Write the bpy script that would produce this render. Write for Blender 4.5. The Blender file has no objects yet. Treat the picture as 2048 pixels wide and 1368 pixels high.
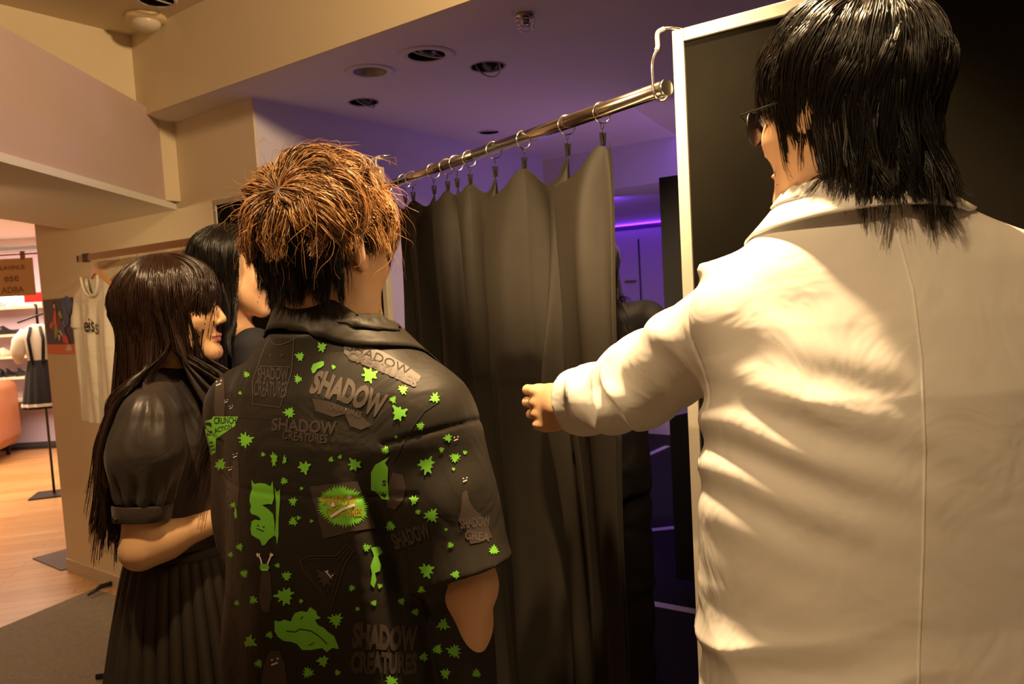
import bpy, bmesh, math, random
import numpy as np
from mathutils import Vector, Matrix, noise as mnoise
from mathutils.bvhtree import BVHTree

SC = bpy.context.scene
COL = SC.collection
rng = np.random.default_rng(7)
random.seed(7)

# ------------------------------------------------------------------ camera
FPX, HC = 1500.0, 1.5                      # focal length in pixels of a 2048 wide frame, camera height
PITCH, ROLL = math.atan(100/1500), 0.057
FW = np.array([0, math.cos(PITCH), -math.sin(PITCH)])
U0 = np.array([0, math.sin(PITCH), math.cos(PITCH)])
RT = np.array([1., 0, 0])*math.cos(ROLL) - U0*math.sin(ROLL)
UP = np.array([1., 0, 0])*math.sin(ROLL) + U0*math.cos(ROLL)
CAM = np.array([0, 0, HC])
cd = bpy.data.cameras.new('camera'); cam = bpy.data.objects.new('camera', cd); COL.objects.link(cam)
cd.sensor_width = 36; cd.lens = FPX/2048*36; cd.clip_start = 0.02
m = Matrix.Identity(4)
for i in range(3):
    m[i][0] = RT[i]; m[i][1] = UP[i]; m[i][2] = -FW[i]; m[i][3] = CAM[i]
cam.matrix_world = m
cd.dof.use_dof = True; cd.dof.focus_distance = 1.2; cd.dof.aperture_fstop = 9
SC.camera = cam

# ------------------------------------------------------------------ colour, world, lights
SC.view_settings.view_transform = 'Standard'; SC.view_settings.look = 'None'
SC.view_settings.exposure = 0.22; SC.view_settings.gamma = 1
w = bpy.data.worlds.new('world'); SC.world = w; w.use_nodes = True
w.node_tree.nodes['Background'].inputs[0].default_value = (1.0, 0.62, 0.35, 1)
w.node_tree.nodes['Background'].inputs[1].default_value = 0.012

WARM = (1.0, 0.66, 0.33)
def spot(name, loc, target, watts, deg, blend=0.5, col=WARM, size=0.04):
    l = bpy.data.lights.new(name, 'SPOT'); l.energy = watts; l.color = col
    l.spot_size = math.radians(deg); l.spot_blend = blend; l.shadow_soft_size = size
    o = bpy.data.objects.new(name, l); COL.objects.link(o); o.location = loc
    o.rotation_euler = (Vector(target)-Vector(loc)).to_track_quat('-Z', 'Y').to_euler()
    return o
def area(name, loc, target, watts, sx, sy, col):
    l = bpy.data.lights.new(name, 'AREA'); l.energy = watts; l.color = col
    l.shape = 'RECTANGLE'; l.size = sx; l.size_y = sy
    o = bpy.data.objects.new(name, l); COL.objects.link(o); o.location = loc
    o.rotation_euler = (Vector(target)-Vector(loc)).to_track_quat('-Z', 'Y').to_euler()
    return o
# warm foyer spots, all out of view; the fills marked below are added
spot('spot_coat', (0.12, 1.00, 2.66), (0.24, 1.03, 1.40), 300, 56, .5)
spot('spot_back', (-0.35, -0.15, 2.66), (0.60, 0.8, 1.25), 62, 40, .8)  # added fill to brighten the back of the white coat
spot('spot_curtain', (-0.90, -0.30, 2.64), (0.10, 1.55, 1.88), 800, 25, .7)
spot('spot_hair', (-0.95, 0.55, 2.66), (-0.40, 1.10, 1.74), 110, 34, .7)
spot('spot_girls', (-0.75, 1.0, 2.66), (-0.86, 1.85, 1.45), 90, 56, .7)
spot('spot_foyer', (0.25, -0.9, 2.66), (0.5, 0.9, 1.3), 7, 80, .8, size=.1)  # added weak fill from behind the camera
spot('spot_left', (-1.95, 2.3, 1.95), (-2.3, 4.2, 1.0), 38, 120, .9, size=.06)  # added fill under the bulkhead for the rail wall and T-shirt
spot('spot_floor_behind', (-0.4, -1.3, 2.64), (-0.4, -1.2, 0.0), 220, 110, .9, size=.1)  # added fill: lights the floor so its bounce reaches the ceilings
# beam fill, shop beyond the opening, and the violet room behind the curtain
spot('spot_beam_wash', (0.75, 0.9, 2.62), (-0.45, 2.7, 2.42), 190, 105, .9, size=.1)  # added foyer fill that brightens the beam face and upper walls
area('shop_light', (-5.0, 7.0, 2.42), (-5.0, 7.2, 0), 300, 3.0, 2.5, (1.0, .74, .52))
VIO = (0.20, 0.03, 1.0)
area('violet_cove', (-3.0*.8093+6.86*.5873, 3.0*.5873+6.86*.8093, 2.055), (-3.0*.8093+6.4*.5873, 3.0*.5873+6.4*.8093, 2.10), 26, 5.0, .03, VIO)
area('violet_far_wash', (-2.9*.8093+4.5*.5873, 2.9*.5873+4.5*.8093, 2.085), (-3.2*.8093+6.8*.5873, 3.2*.5873+6.8*.8093, 1.3), 14, 1.0, .2, VIO)
area('violet_wash', (1.0, 4.2, 2.30), (0.2, 4.6, 0.9), 4, 1.2, .8, (.34, .12, 1))
area('mauve_up', (0.85, 3.7, 0.9), (0.3, 3.6, 2.4), 6, .5, .5, (.70, .36, .80))  # unseen uplight added to tint the low ceiling mauve

# ------------------------------------------------------------------ helpers
def ray(x, y):
    return FW + RT*(x-1024)/FPX - UP*(y-684)/FPX
def at(x, y, Y):                       # point of the photo at world depth Y
    d = ray(x, y); return CAM + d*Y/d[1]
def at_z(x, y, Z):                     # point of the photo at height Z
    d = ray(x, y); return CAM + d*(Z-HC)/d[2]
EA = np.array([.8093, -.5873, 0]); EB = np.array([.5873, .8093, 0])   # the room's two wall directions
def ab(a, b, z=0.0):
    return EA*a + EB*b + np.array([0, 0, z])

def nodes(m): return m.node_tree.nodes, m.node_tree.links
def mat(name, col, rough=.6, metal=0., bump=0., bscale=60., var=0., vscale=6., sheen=0., spec=.5, sss=0., emit=0., trans=0., aniso=0., coords='Object', bdist=.002, wrinkle=0.):
    m = bpy.data.materials.new(name); m.use_nodes = True
    n, l = nodes(m); b = n['Principled BSDF']
    b.inputs['Base Color'].default_value = (*col, 1); b.inputs['Roughness'].default_value = rough
    b.inputs['Metallic'].default_value = metal; b.inputs['Specular IOR Level'].default_value = spec
    b.inputs['Sheen Weight'].default_value = sheen
    if sheen: b.inputs['Sheen Roughness'].default_value = .5
    if sss:
        b.inputs['Subsurface Weight'].default_value = sss
        b.inputs['Subsurface Radius'].default_value = (1, .35, .15); b.inputs['Subsurface Scale'].default_value = .008
    if emit:
        b.inputs['Emission Color'].default_value = (*col, 1); b.inputs['Emission Strength'].default_value = emit
    if trans: b.inputs['Transmission Weight'].default_value = trans
    tc = n.new('ShaderNodeTexCoord')
    if var:
        t = n.new('ShaderNodeTexNoise'); t.inputs['Scale'].default_value = vscale; t.inputs['Detail'].default_value = 4
        l.new(tc.outputs[coords], t.inputs[0])
        mx = n.new('ShaderNodeMix'); mx.data_type = 'RGBA'
        mx.inputs['A'].default_value = (*[c*(1-var) for c in col], 1); mx.inputs['B'].default_value = (*[min(1, c*(1+var)) for c in col], 1)
        l.new(t.outputs[0], mx.inputs['Factor']); l.new(mx.outputs['Result'], b.inputs['Base Color'])
    last = None
    if wrinkle:
        t = n.new('ShaderNodeTexNoise'); t.inputs['Scale'].default_value = 7; t.inputs['Detail'].default_value = 3; t.inputs['Distortion'].default_value = 1.2
        l.new(tc.outputs[coords], t.inputs[0])
        bp = n.new('ShaderNodeBump'); bp.inputs['Strength'].default_value = wrinkle; bp.inputs['Distance'].default_value = .02
        l.new(t.outputs[0], bp.inputs['Height']); last = bp
    if bump:
        t = n.new('ShaderNodeTexNoise'); t.inputs['Scale'].default_value = bscale; t.inputs['Detail'].default_value = 3
        l.new(tc.outputs[coords], t.inputs[0])
        bp = n.new('ShaderNodeBump'); bp.inputs['Strength'].default_value = bump; bp.inputs['Distance'].default_value = bdist
        l.new(t.outputs[0], bp.inputs['Height'])
        if last: l.new(last.outputs[0], bp.inputs['Normal'])
        last = bp
    if last: l.new(last.outputs[0], b.inputs['Normal'])
    return m

M = {}
M['plaster_glow_tint'] = mat('glow_tint_plaster', (.58, .45, .43), .85, bump=.12, bscale=180, var=.03)  # pink-violet cast of the room light put into the bulkhead's colour
M['plaster'] = mat('plaster', (.74, .64, .46), .85, bump=.12, bscale=180, var=.03)
M['plaster_low'] = mat('painted_ceiling', (.72, .66, .62), .8, bump=.08, bscale=200, var=.03)
M['trimwhite'] = mat('trim_paint', (.80, .78, .74), .6)
M['base'] = mat('skirting_vinyl', (.58, .50, .38), .55)
M['cream'] = mat('aluminium_frame', (.50, .46, .39), .42, metal=.25, bump=.1, bscale=300, var=.05)
M['board'] = mat('black_board', (.006, .005, .003), .7, spec=.05, bump=.05, bscale=90, var=.25, vscale=14)
M['chrome'] = mat('chrome_tube', (.55, .50, .44), .16, metal=1, bump=.04, bscale=220)
M['steel'] = mat('steel_wire', (.85, .83, .80), .15, metal=1)
M['black_metal'] = mat('black_metal', (.015, .015, .015), .4, metal=.3)
M['curtain'] = mat('black_curtain_cloth', (.021, .018, .014), .6, sheen=.0, bump=.25, bscale=900, bdist=.0006, var=.12, vscale=25, spec=.14)
M['darkfloor'] = mat('dark_carpet', (.006, .006, .008), .95, bump=.3, bscale=400)
M['tape'] = mat('white_floor_tape', (.75, .72, .78), .5)
M['viowall'] = mat('grey_room_paint', (.62, .60, .66), .75, var=.03)
M['blackwall'] = mat('black_partition', (.01, .01, .012), .8)
M['whiteplastic'] = mat('cream_plastic', (.72, .58, .34), .45)
M['lensplastic'] = mat('frosted_lens', (.70, .62, .52), .35)
M['lampblack'] = mat('lamp_black', (.012, .011, .014), .35)
M['wood_hanger'] = mat('hanger_wood', (.62, .30, .10), .4, var=.15, vscale=12)
M['teewhite'] = mat('ivory_cotton', (.80, .74, .62), .85, bump=.2, bscale=500, wrinkle=.5)
M['ink'] = mat('black_print', (.02, .018, .015), .7)
M['skin'] = mat('skin', (.72, .44, .26), .48, sss=.18, bump=.15, bscale=260, bdist=.0006, var=.06, vscale=30)
M['lip'] = mat('lips', (.60, .22, .16), .35)
M['eye'] = mat('eyeball', (.75, .72, .68), .15)
M['iris'] = mat('iris', (.02, .012, .008), .1)

def link(name, me, material=None, parent=None, loc=None, smooth=False, mats=None):
    o = bpy.data.objects.new(name, me); COL.objects.link(o)
    if material is not None: me.materials.append(material)
    if mats:
        for mm in mats: me.materials.append(mm)
    if parent is not None: o.parent = parent
    if loc is not None: o.location = loc
    if smooth: me.polygons.foreach_set('use_smooth', np.ones(len(me.polygons), bool))
    return o
def tag(o, label=None, cat=None, group=None, kind=None):
    for k, v in (('label', label), ('category', cat), ('group', group), ('kind', kind)):
        if v: o[k] = v
    return o
def empty(name, loc, rz=0., label=None, cat=None, group=None):
    o = bpy.data.objects.new(name, None); COL.objects.link(o); o.location = loc; o.rotation_euler = (0, 0, rz); o.empty_display_size = .05
    return tag(o, label, cat, group)
def poly_mesh(name, V, Fq):
    """fast mesh from vertex array and (n,3) or (n,4) face array, or a list of faces"""
    me = bpy.data.meshes.new(name)
    if isinstance(Fq, np.ndarray):
        V = np.ascontiguousarray(V, np.float32); Fq = np.ascontiguousarray(Fq, np.int32); n, k = Fq.shape
        me.vertices.add(len(V)); me.vertices.foreach_set('co', V.ravel())
        me.loops.add(n*k); me.loops.foreach_set('vertex_index', Fq.ravel())
        me.polygons.add(n); me.polygons.foreach_set('loop_start', np.arange(0, n*k, k, dtype=np.int32))
        me.update(calc_edges=True)
    else:
        me.from_pydata([tuple(map(float, v)) for v in V], [], Fq); me.update()
    return me
class MB:
    """collects simple pieces of one part"""
    def __init__(s): s.V = []; s.F = []; s.mi = []; s.smooth = []
    def add(s, V, F, mi=0, sm=False):
        o = len(s.V); s.V += [tuple(map(float, v)) for v in V]; s.F += [tuple(int(i)+o for i in f) for f in F]
        s.mi += [mi]*len(F); s.smooth += [sm]*len(F); return s
    def hexa(s, P, mi=0):              # 8 corners: bottom loop then top loop
        return s.add(P, [(3, 2, 1, 0), (4, 5, 6, 7), (0, 1, 5, 4), (1, 2, 6, 5), (2, 3, 7, 6), (3, 0, 4, 7)], mi)
    def box(s, lo, hi, mi=0):
        x0, y0, z0 = lo; x1, y1, z1 = hi
        return s.hexa([(x0, y0, z0), (x1, y0, z0), (x1, y1, z0), (x0, y1, z0), (x0, y0, z1), (x1, y0, z1), (x1, y1, z1), (x0, y1, z1)], mi)
    def prism(s, pts, z0, z1, mi=0):   # pts: ccw list of xy
        n = len(pts); V = [(p[0], p[1], z0) for p in pts] + [(p[0], p[1], z1) for p in pts]
        F = [tuple(range(n-1, -1, -1)), tuple(range(n, 2*n))] + [(i, (i+1) % n, n+(i+1) % n, n+i) for i in range(n)]
        return s.add(V, F, mi)
    def tube(s, pts, r, n=12, mi=0, caps=True, closed=False):
        P = [np.array(p, float) for p in pts]; k = len(P); rr = r if hasattr(r, '__len__') else [r]*k
        T = []
        for i in range(k):
            a = P[(i-1) % k] if (closed or i > 0) else P[i]; b = P[(i+1) % k] if (closed or i < k-1) else P[i]
            t = b-a; T.append(t/np.linalg.norm(t))
        u = np.cross(T[0], [0, 0, 1.]);
        if np.linalg.norm(u) < 1e-3: u = np.cross(T[0], [1., 0, 0])
        u /= np.linalg.norm(u); V = []
        for i in range(k):
            u = u - T[i]*np.dot(u, T[i]); u /= np.linalg.norm(u); v = np.cross(T[i], u)
            for j in range(n):
                a = 2*math.pi*j/n; V.append(P[i] + rr[i]*(math.cos(a)*u + math.sin(a)*v))
        F = []
        for i in range(k if closed else k-1):
            for j in range(n):
                a = i*n+j; b = i*n+(j+1) % n; c = ((i+1) % k)*n+(j+1) % n; d = ((i+1) % k)*n+j
                F.append((a, b, c, d))
        s.add(V, F, mi, True)
        if caps and not closed:
            s.F.append(tuple(len(s.V)-k*n+j for j in range(n-1, -1, -1))); s.mi.append(mi); s.smooth.append(False)
            s.F.append(tuple(len(s.V)-n+j for j in range(n))); s.mi.append(mi); s.smooth.append(False)
        return s
    def lathe(s, prof, c=(0, 0, 0), n=32, mi=0):   # prof: (r,z) list; axis z
        V = [(c[0]+r*math.cos(2*math.pi*j/n), c[1]+r*math.sin(2*math.pi*j/n), c[2]+z) for r, z in prof for j in range(n)]
        F = [(i*n+j, i*n+(j+1) % n, (i+1)*n+(j+1) % n, (i+1)*n+j) for i in range(len(prof)-1) for j in range(n)]
        return s.add(V, F, mi, True)
    def build(s, name, material=None, parent=None, loc=None, bevel=0, mats=None):
        me = bpy.data.meshes.new(name); me.from_pydata(s.V, [], s.F); me.update()
        me.polygons.foreach_set('material_index', np.array(s.mi, np.int32)); me.polygons.foreach_set('use_smooth', np.array(s.smooth, bool))
        o = link(name, me, material, parent, loc, mats=mats)
        if bevel:
            b = o.modifiers.new('bevel', 'BEVEL'); b.width = bevel; b.segments = 2; b.limit_method = 'ANGLE'
        return o
def struct(name, mb, material, **k):
    o = mb.build(name, material, **k); o['kind'] = 'structure'; return o
def abpr(mb, a0, a1, b0, b1, z0, z1, mi=0):
    return mb.prism([ab(a0, b0)[:2], ab(a1, b0)[:2], ab(a1, b1)[:2], ab(a0, b1)[:2]], z0, z1, mi)

_fcount = 0
def text_geo(s, size=1.0, bold=0.0, spacing=1.0):
    """flat text as (verts, faces) from the built-in font"""
    c = bpy.data.curves.new('txt', 'FONT'); c.body = s; c.size = size; c.align_x = 'CENTER'; c.align_y = 'CENTER'
    c.offset = bold; c.space_character = spacing; c.resolution_u = 3; c.fill_mode = 'FRONT'
    o = bpy.data.objects.new('txt', c); COL.objects.link(o)
    me = bpy.data.meshes.new_from_object(o.evaluated_get(bpy.context.evaluated_depsgraph_get()))
    bpy.data.objects.remove(o); bpy.data.curves.remove(c)
    V = [tuple(v.co) for v in me.vertices]; F = [tuple(p.vertices) for p in me.polygons]; bpy.data.meshes.remove(me)
    return V, F

# ------------------------------------------------------------------ signed distance modelling
F32 = np.float32
def ln(v): return np.sqrt((v*v).sum(-1))
def smin(a, b, k):
    if k <= 0: return np.minimum(a, b)
    h = np.maximum(k-np.abs(a-b), 0)/k
    return np.minimum(a, b) - h*h*k*.25
def smax(a, b, k): return -smin(-a, -b, k)
def d_cone(P, a, b, r1, r2):
    a = np.asarray(a, F32); b = np.asarray(b, F32); ba = b-a; pa = P-a
    h = np.clip((pa@ba)/max(float(ba@ba), 1e-9), 0, 1)
    return ln(pa - h[:, None]*ba) - (r1+(r2-r1)*h)
def d_ell(P, c, r, Rm=None):
    q = P-np.asarray(c, F32)
    if Rm is not None: q = q@np.asarray(Rm, F32)
    r = np.asarray(r, F32)
    k0 = ln(q/r); k1 = ln(q/(r*r))
    return k0*(k0-1)/np.maximum(k1, 1e-6)
def vnoise(P, scale, seed=0):
    """smooth value noise, -1..1"""
    q = P*scale + 37.7*seed; i = np.floor(q).astype(np.int64); f = (q-i); f = f*f*(3-2*f)
    def h(ix, iy, iz):
        n = (ix*374761393 + iy*668265263 + iz*2147483647 + seed*1274126177) & 0x7fffffff
        n = ((n ^ (n >> 13))*1274126177) & 0x7fffffff; n = n ^ (n >> 16)
        return (n & 0xffff)/32767.5-1
    r = 0
    for dx in (0, 1):
        for dy in (0, 1):
            for dz in (0, 1):
                wgt = (f[:, 0] if dx else 1-f[:, 0])*(f[:, 1] if dy else 1-f[:, 1])*(f[:, 2] if dz else 1-f[:, 2])
                r = r + wgt*h(i[:, 0]+dx, i[:, 1]+dy, i[:, 2]+dz)
    return r.astype(F32)
def sdf_mesh(name, fn, lo, hi, h, blk=6, margin=.012):
    lo = np.array(lo, F32); hi = np.array(hi, F32)
    nb = np.ceil((hi-lo)/(h*blk)).astype(int); n = nb*blk
    bi = np.stack(np.meshgrid(*[np.arange(k) for k in nb], indexing='ij'), -1).reshape(-1, 3)
    bc = lo + (bi*blk + (blk-1)/2)*h
    D = np.concatenate([fn(c.astype(F32)) for c in np.array_split(bc, max(1, len(bc)//300000))])
    act = np.abs(D) < .5*math.sqrt(3)*blk*h*1.5 + margin
    vol = np.repeat(np.repeat(np.repeat(D.reshape(nb), blk, 0), blk, 1), blk, 2).astype(F32)
    off = np.stack(np.meshgrid(*[np.arange(blk)]*3, indexing='ij'), -1).reshape(-1, 3)
    A = bi[act]
    for ch in np.array_split(A, max(1, len(A)*blk**3//400000)):
        idx = (ch[:, None, :]*blk + off[None]).reshape(-1, 3)
        vol[idx[:, 0], idx[:, 1], idx[:, 2]] = fn((lo+idx*h).astype(F32))
    s = vol < 0; S = s.astype(np.int8)
    c8 = sum(S[dx:n[0]-1+dx, dy:n[1]-1+dy, dz:n[2]-1+dz] for dx in (0, 1) for dy in (0, 1) for dz in (0, 1))
    ci = np.argwhere((c8 > 0) & (c8 < 8)); im = np.full(n-1, -1, np.int32); im[ci[:, 0], ci[:, 1], ci[:, 2]] = np.arange(len(ci))
    cs = np.array([(dx, dy, dz) for dx in (0, 1) for dy in (0, 1) for dz in (0, 1)])
    val = np.stack([vol[ci[:, 0]+c[0], ci[:, 1]+c[1], ci[:, 2]+c[2]] for c in cs], 1)
    acc = np.zeros((len(ci), 3)); cnt = np.zeros(len(ci))
    for i in range(8):
        for j in range(i+1, 8):
            if np.abs(cs[i]-cs[j]).sum() != 1: continue
            mk = (val[:, i] < 0) != (val[:, j] < 0); t = val[:, i]/np.where(mk, val[:, i]-val[:, j], 1)
            p = cs[i]+(cs[j]-cs[i])*t[:, None]; acc += p*mk[:, None]; cnt += mk
    V = lo + (ci + acc/cnt[:, None])*h
    Q = []
    for ax in range(3):
        o1, o2 = [(1, 2), (2, 0), (0, 1)][ax]
        sl0 = [slice(None)]*3; sl1 = [slice(None)]*3; sl0[ax] = slice(0, n[ax]-1); sl1[ax] = slice(1, n[ax])
        a = s[tuple(sl0)]; b = s[tuple(sl1)]
        e = np.argwhere(a != b); e = e[(e[:, o1] > 0) & (e[:, o2] > 0) & (e[:, o1] < n[o1]-1) & (e[:, o2] < n[o2]-1)]
        flip = a[e[:, 0], e[:, 1], e[:, 2]]
        q = []
        for d1, d2 in ((1, 1), (0, 1), (0, 0), (1, 0)):
            k = e.copy(); k[:, o1] -= d1; k[:, o2] -= d2; q.append(im[k[:, 0], k[:, 1], k[:, 2]])
        q = np.stack(q, 1); q[~flip] = q[~flip][:, ::-1]; Q.append(q)
    Q = np.concatenate(Q); Q = Q[(Q >= 0).all(1)]
    return V, Q
def grid_faces(nu, nv, closed_u=False):
    i = np.arange(nu if closed_u else nu-1)[:, None]; j = np.arange(nv-1)[None]
    a = i*nv+j; b = ((i+1) % nu)*nv+j
    return np.stack([a, b, b+1, a+1], -1).reshape(-1, 4)

# ================================================================== THE SETTING
ZL, ZH, ZS = 2.352, 2.70, 1.966            # low ceiling, high ceiling, underside of the oblique bulkhead
A0, A1, B1 = -4.76, -2.657, 1.945          # the rail wall: its two ends and its line
BB = 1.777                                 # line of the beam face

def wood_mat():
    m = mat('oak_floor', (.6, .34, .14), .28)
    n, l = nodes(m); b = n['Principled BSDF']; tc = n.new('ShaderNodeTexCoord')
    mp = n.new('ShaderNodeMapping'); mp.inputs['Rotation'].default_value = (0, 0, math.radians(-15)); l.new(tc.outputs['Object'], mp.inputs[0])
    br = n.new('ShaderNodeTexBrick'); br.inputs['Scale'].default_value = 1; br.inputs['Brick Width'].default_value = .9; br.inputs['Row Height'].default_value = .09
    br.inputs['Mortar Size'].default_value = .0015; br.inputs['Color1'].default_value = (.70, .40, .17, 1); br.inputs['Color2'].default_value = (.55, .29, .10, 1); br.inputs['Mortar'].default_value = (.18, .08, .03, 1)
    l.new(mp.outputs[0], br.inputs[0])
    mp2 = n.new('ShaderNodeMapping'); mp2.inputs['Scale'].default_value = (3, 45, 1); l.new(mp.outputs[0], mp2.inputs[0])
    nz = n.new('ShaderNodeTexNoise'); nz.inputs['Scale'].default_value = 1.5; nz.inputs['Detail'].default_value = 5; l.new(mp2.outputs[0], nz.inputs[0])
    mx = n.new('ShaderNodeMix'); mx.data_type = 'RGBA'; mx.blend_type = 'MULTIPLY'; mx.inputs['Factor'].default_value = .45
    l.new(br.outputs[0], mx.inputs['A']); l.new(nz.outputs[0], mx.inputs['B']); l.new(mx.outputs['Result'], b.inputs['Base Color'])
    return m
M['wood'] = wood_mat()
M['carpet'] = mat('grey_carpet', (.22, .18, .135), .95, bump=.6, bscale=350, bdist=.004, var=.3, vscale=60)
struct('floor', MB().box((-9, -3.5, -.08), (5, 11.5, 0)), M['wood'])
# grey carpet of the foyer; its edge runs away from the camera on the left
ce = np.array([-2.58, 3.576]); cdv = np.array([.414, .910]); c0 = ce-cdv*7.5; c1 = ce+cdv*.50
wb0 = ab(-3.25, 1.94)[:2]
struct('floor_carpet', MB().prism([c0, (5, -3.3), (5, 1.2), ab(-.3, 2.0)[:2], ab(A1, 2.0)[:2], wb0, c1], 0, .006), M['carpet'])
# dark carpet of the violet room
struct('floor_dark_room', MB().prism([ab(A1, 1.99)[:2], ab(3.2, 1.99)[:2], ab(3.2, 9)[:2], ab(-6, 9)[:2], ab(-6, 4.1)[:2], ab(A1, 4.1)[:2]], .0, .011), M['darkfloor'])
w1 = MB(); abpr(w1, A0, A1, B1, B1+.012, 0, ZH); struct('wall_rail', w1, M['plaster'])
w2 = MB(); abpr(w2, A1-.12, A1, B1+.0125, 4.10, 0, ZH); struct('wall_violet_left', w2, M['viowall'])
bb = MB(); abpr(bb, A0, A1, B1-.008, B1-.0005, 0, .075); struct('baseboard_rail', bb, M['base'])
# high ceiling over the foyer, low ceiling over the violet room
struct('ceiling_high', MB().prism([(-9, -3.5), (5, -3.5), (5, 11.5), (-9, 11.5)], ZH, ZH+.08), M['plaster'])
cl = MB(); abpr(cl, -3.237, 4.5, BB+.02, 9.1, ZL, ZL+.06); struct('ceiling_low', cl, M['plaster_low'])
bf = MB(); abpr(bf, -3.237, 4.5, BB, BB+.02, ZL-.0, ZH); struct('wall_beam_face', bf, M['plaster'])
re_ = MB(); abpr(re_, -3.30, -3.237, -.4, B1, 2.386, ZH); abpr(re_, -3.30, -3.237, BB, B1, 2.0, 2.386); struct('wall_return_high', re_, M['plaster'])
# oblique bulkhead from over the left of the camera to the rail wall
q0 = np.array([-1.430, .9]); q1 = np.array([-1.524, 3.53]); q2 = np.array([-2.33, 4.17]); q3 = np.array([-2.21, .9])
struct('wall_bulkhead', MB().prism([q3, q0, q1, q2], ZS+.028, 2.385), M['plaster_glow_tint'])
q0b = q0+np.array([.012, 0]); q1b = q1+np.array([.012, -.0])
struct('trim_1', MB().prism([q3, q0b, q1b, q2], ZS, ZS+.028), M['trimwhite'])
# rest of the foyer shell, out of the picture but there for the light
struct('wall_back', MB().box((-9, -3.6, 0), (5, -3.5, ZH)), M['plaster'])
struct('wall_right', MB().box((5, -3.6, 0), (5.1, 11.5, ZH)), M['plaster'])
struct('wall_left', MB().box((-9.1, -3.6, 0), (-9, 11.5, ZH)), M['plaster'])
# violet room: cross beam, lower ceiling beyond, back wall, wall on the right
xb = MB(); abpr(xb, -6, 3.2, 4.19, 4.39, 2.098, ZH); struct('wall_cross_beam', xb, M['viowall'])
c3 = MB(); abpr(c3, -6, 3.2, 4.39, 9.1, 2.098, 2.14); struct('ceiling_far', c3, M['viowall'])
bw = MB(); abpr(bw, -6, 3.2, 6.78, 6.84, 0, 2.04)
b2 = MB(); abpr(b2, -6, 3.2, 7.4, 7.5, 0, 2.10); struct('wall_cove_back', b2, M['viowall'])
b3 = MB(); abpr(b3, -6.1, -6, 4.1, 9.1, 0, 2.10); struct('wall_violet_far_left', b3, M['viowall'])
struct('wall_violet_back', bw, M['viowall'])
rw = MB(); abpr(rw, 3.2, 3.3, 2.0, 9.1, 0, ZL); struct('wall_violet_right', rw, M['viowall'])
# thin vertical joint on the back wall
P = at(1275, 470, 1); 
def on_b(x, y, b):                       # photo point on a wall of constant b
    d = ray(x, y); return CAM + d*(b/float(d@EB))
def on_a(x, y, a):
    d = ray(x, y); return CAM + d*(a/float(d@EA))
j0 = on_b(1276, 470, 6.775); aj = float(j0@EA)
tj = MB(); abpr(tj, aj-.006, aj+.006, 6.772, 6.78, .05, 1.95); struct('trim_2', tj, M['lampblack'])
# door knob plate glimpsed on that wall
kp = on_b(1258, 563, 6.76)
tag(MB().box((kp[0]-.05, kp[1]-.03, kp[2]-.012), (kp[0]+.07, kp[1], kp[2]+.012)).build('door_handle_bar', M['steel']), 'pale lever handle on the violet wall right of the curtain', 'handle')

# black free-standing partition in the violet room (right of the gap)
g0 = at(1324, 500, 3.6); g1 = g0 + EA*1.1
bp = empty('black_partition', (*(g0[:2]+EA[:2]*.55), .011), 0, 'black free-standing partition behind the gap beside the curtain', 'partition')
def loc_parent(o, par): o.parent = par; o.matrix_parent_inverse = Matrix.Translation(par.location).inverted(); return o
pb = MB(); pb.prism([g0[:2], g1[:2], g1[:2]+EB[:2]*.04, g0[:2]+EB[:2]*.04], .05, 2.0)
loc_parent(pb.build('panel', M['blackwall']), bp)
for t in (.15, .95):
    f = MB(); c = g0[:2]+EA[:2]*t; f.prism([c-EB[:2]*.2, c-EB[:2]*.2+EA[:2]*.04, c+EB[:2]*.25+EA[:2]*.04, c+EB[:2]*.25], .011, .05); loc_parent(f.build('foot', M['blackwall']), bp)

# floor tapes of the dark room
def tape(p, q, w, label):
    p = at_z(*p, .012); q = at_z(*q, .012); d = (q-p)/np.linalg.norm(q-p); n = np.array([-d[1], d[0], 0])*w/2
    z0, z1 = .0111, .0125
    o = MB().prism([(p-n)[:2], (q-n)[:2], (q+n)[:2], (p+n)[:2]], z0, z1).build('floor_tape', M['tape'])
    tag(o, label, 'tape', 'tape lines on the dark floor'); return o
tape((1225, 941), (1335, 892), .055, 'farthest tape line on the dark floor, bright violet')
tape((1215, 1069), (1385, 1051), .05, 'middle of the three tape lines on the dark floor')
tape((1190, 1186), (1420, 1228), .05, 'nearest tape line on the dark floor, greyish pink')

# ------------------------------------------------------------------ ceiling fixtures
def downlight(px, py, Z, R, r, tilt, az, label, kind='ring', group='recessed downlights in the low ceiling'):
    P = at_z(px, py, Z)
    o = empty('recessed_downlight', P, 0, label, 'ceiling light', group)
    R2 = R
    MB().lathe([(r, -.001), (r+.004, -.004), (R2-.004, -.004), (R2, 0), (R2-.004, .001)]).build('trim_ring', M['plaster_low'], o)
    MB().lathe([(r, -.001), (r*.97, .012), (r*.95, .06), (.001, .062)]).build('housing', M['lampblack'], o)
    if kind == 'gimbal':
        g = MB(); g.tube([(r*.86*math.cos(t), r*.86*math.sin(t), 0) for t in np.linspace(0, 2*math.pi, 40, endpoint=False)], .003, 8, closed=True)
        go = g.build('gimbal_ring', M['cream'], o, (0, 0, .006)); go.rotation_euler = (tilt, 0, az)
        lam = MB().lathe([(.001, .0), (r*.45, .0), (r*.62, .022), (r*.62, .05), (.001, .052)]); lo = lam.build('lamp_head', M['lampblack'], o, (0, 0, .004)); lo.rotation_euler = (tilt, 0, az)
    else:
        MB().lathe([(r*.96, -.001), (r*.8, .03), (r*.7, .055)]).build('reflector', M['cream'], o)
    # cut the hole look: the housing sits up in the slab
    return o
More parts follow.
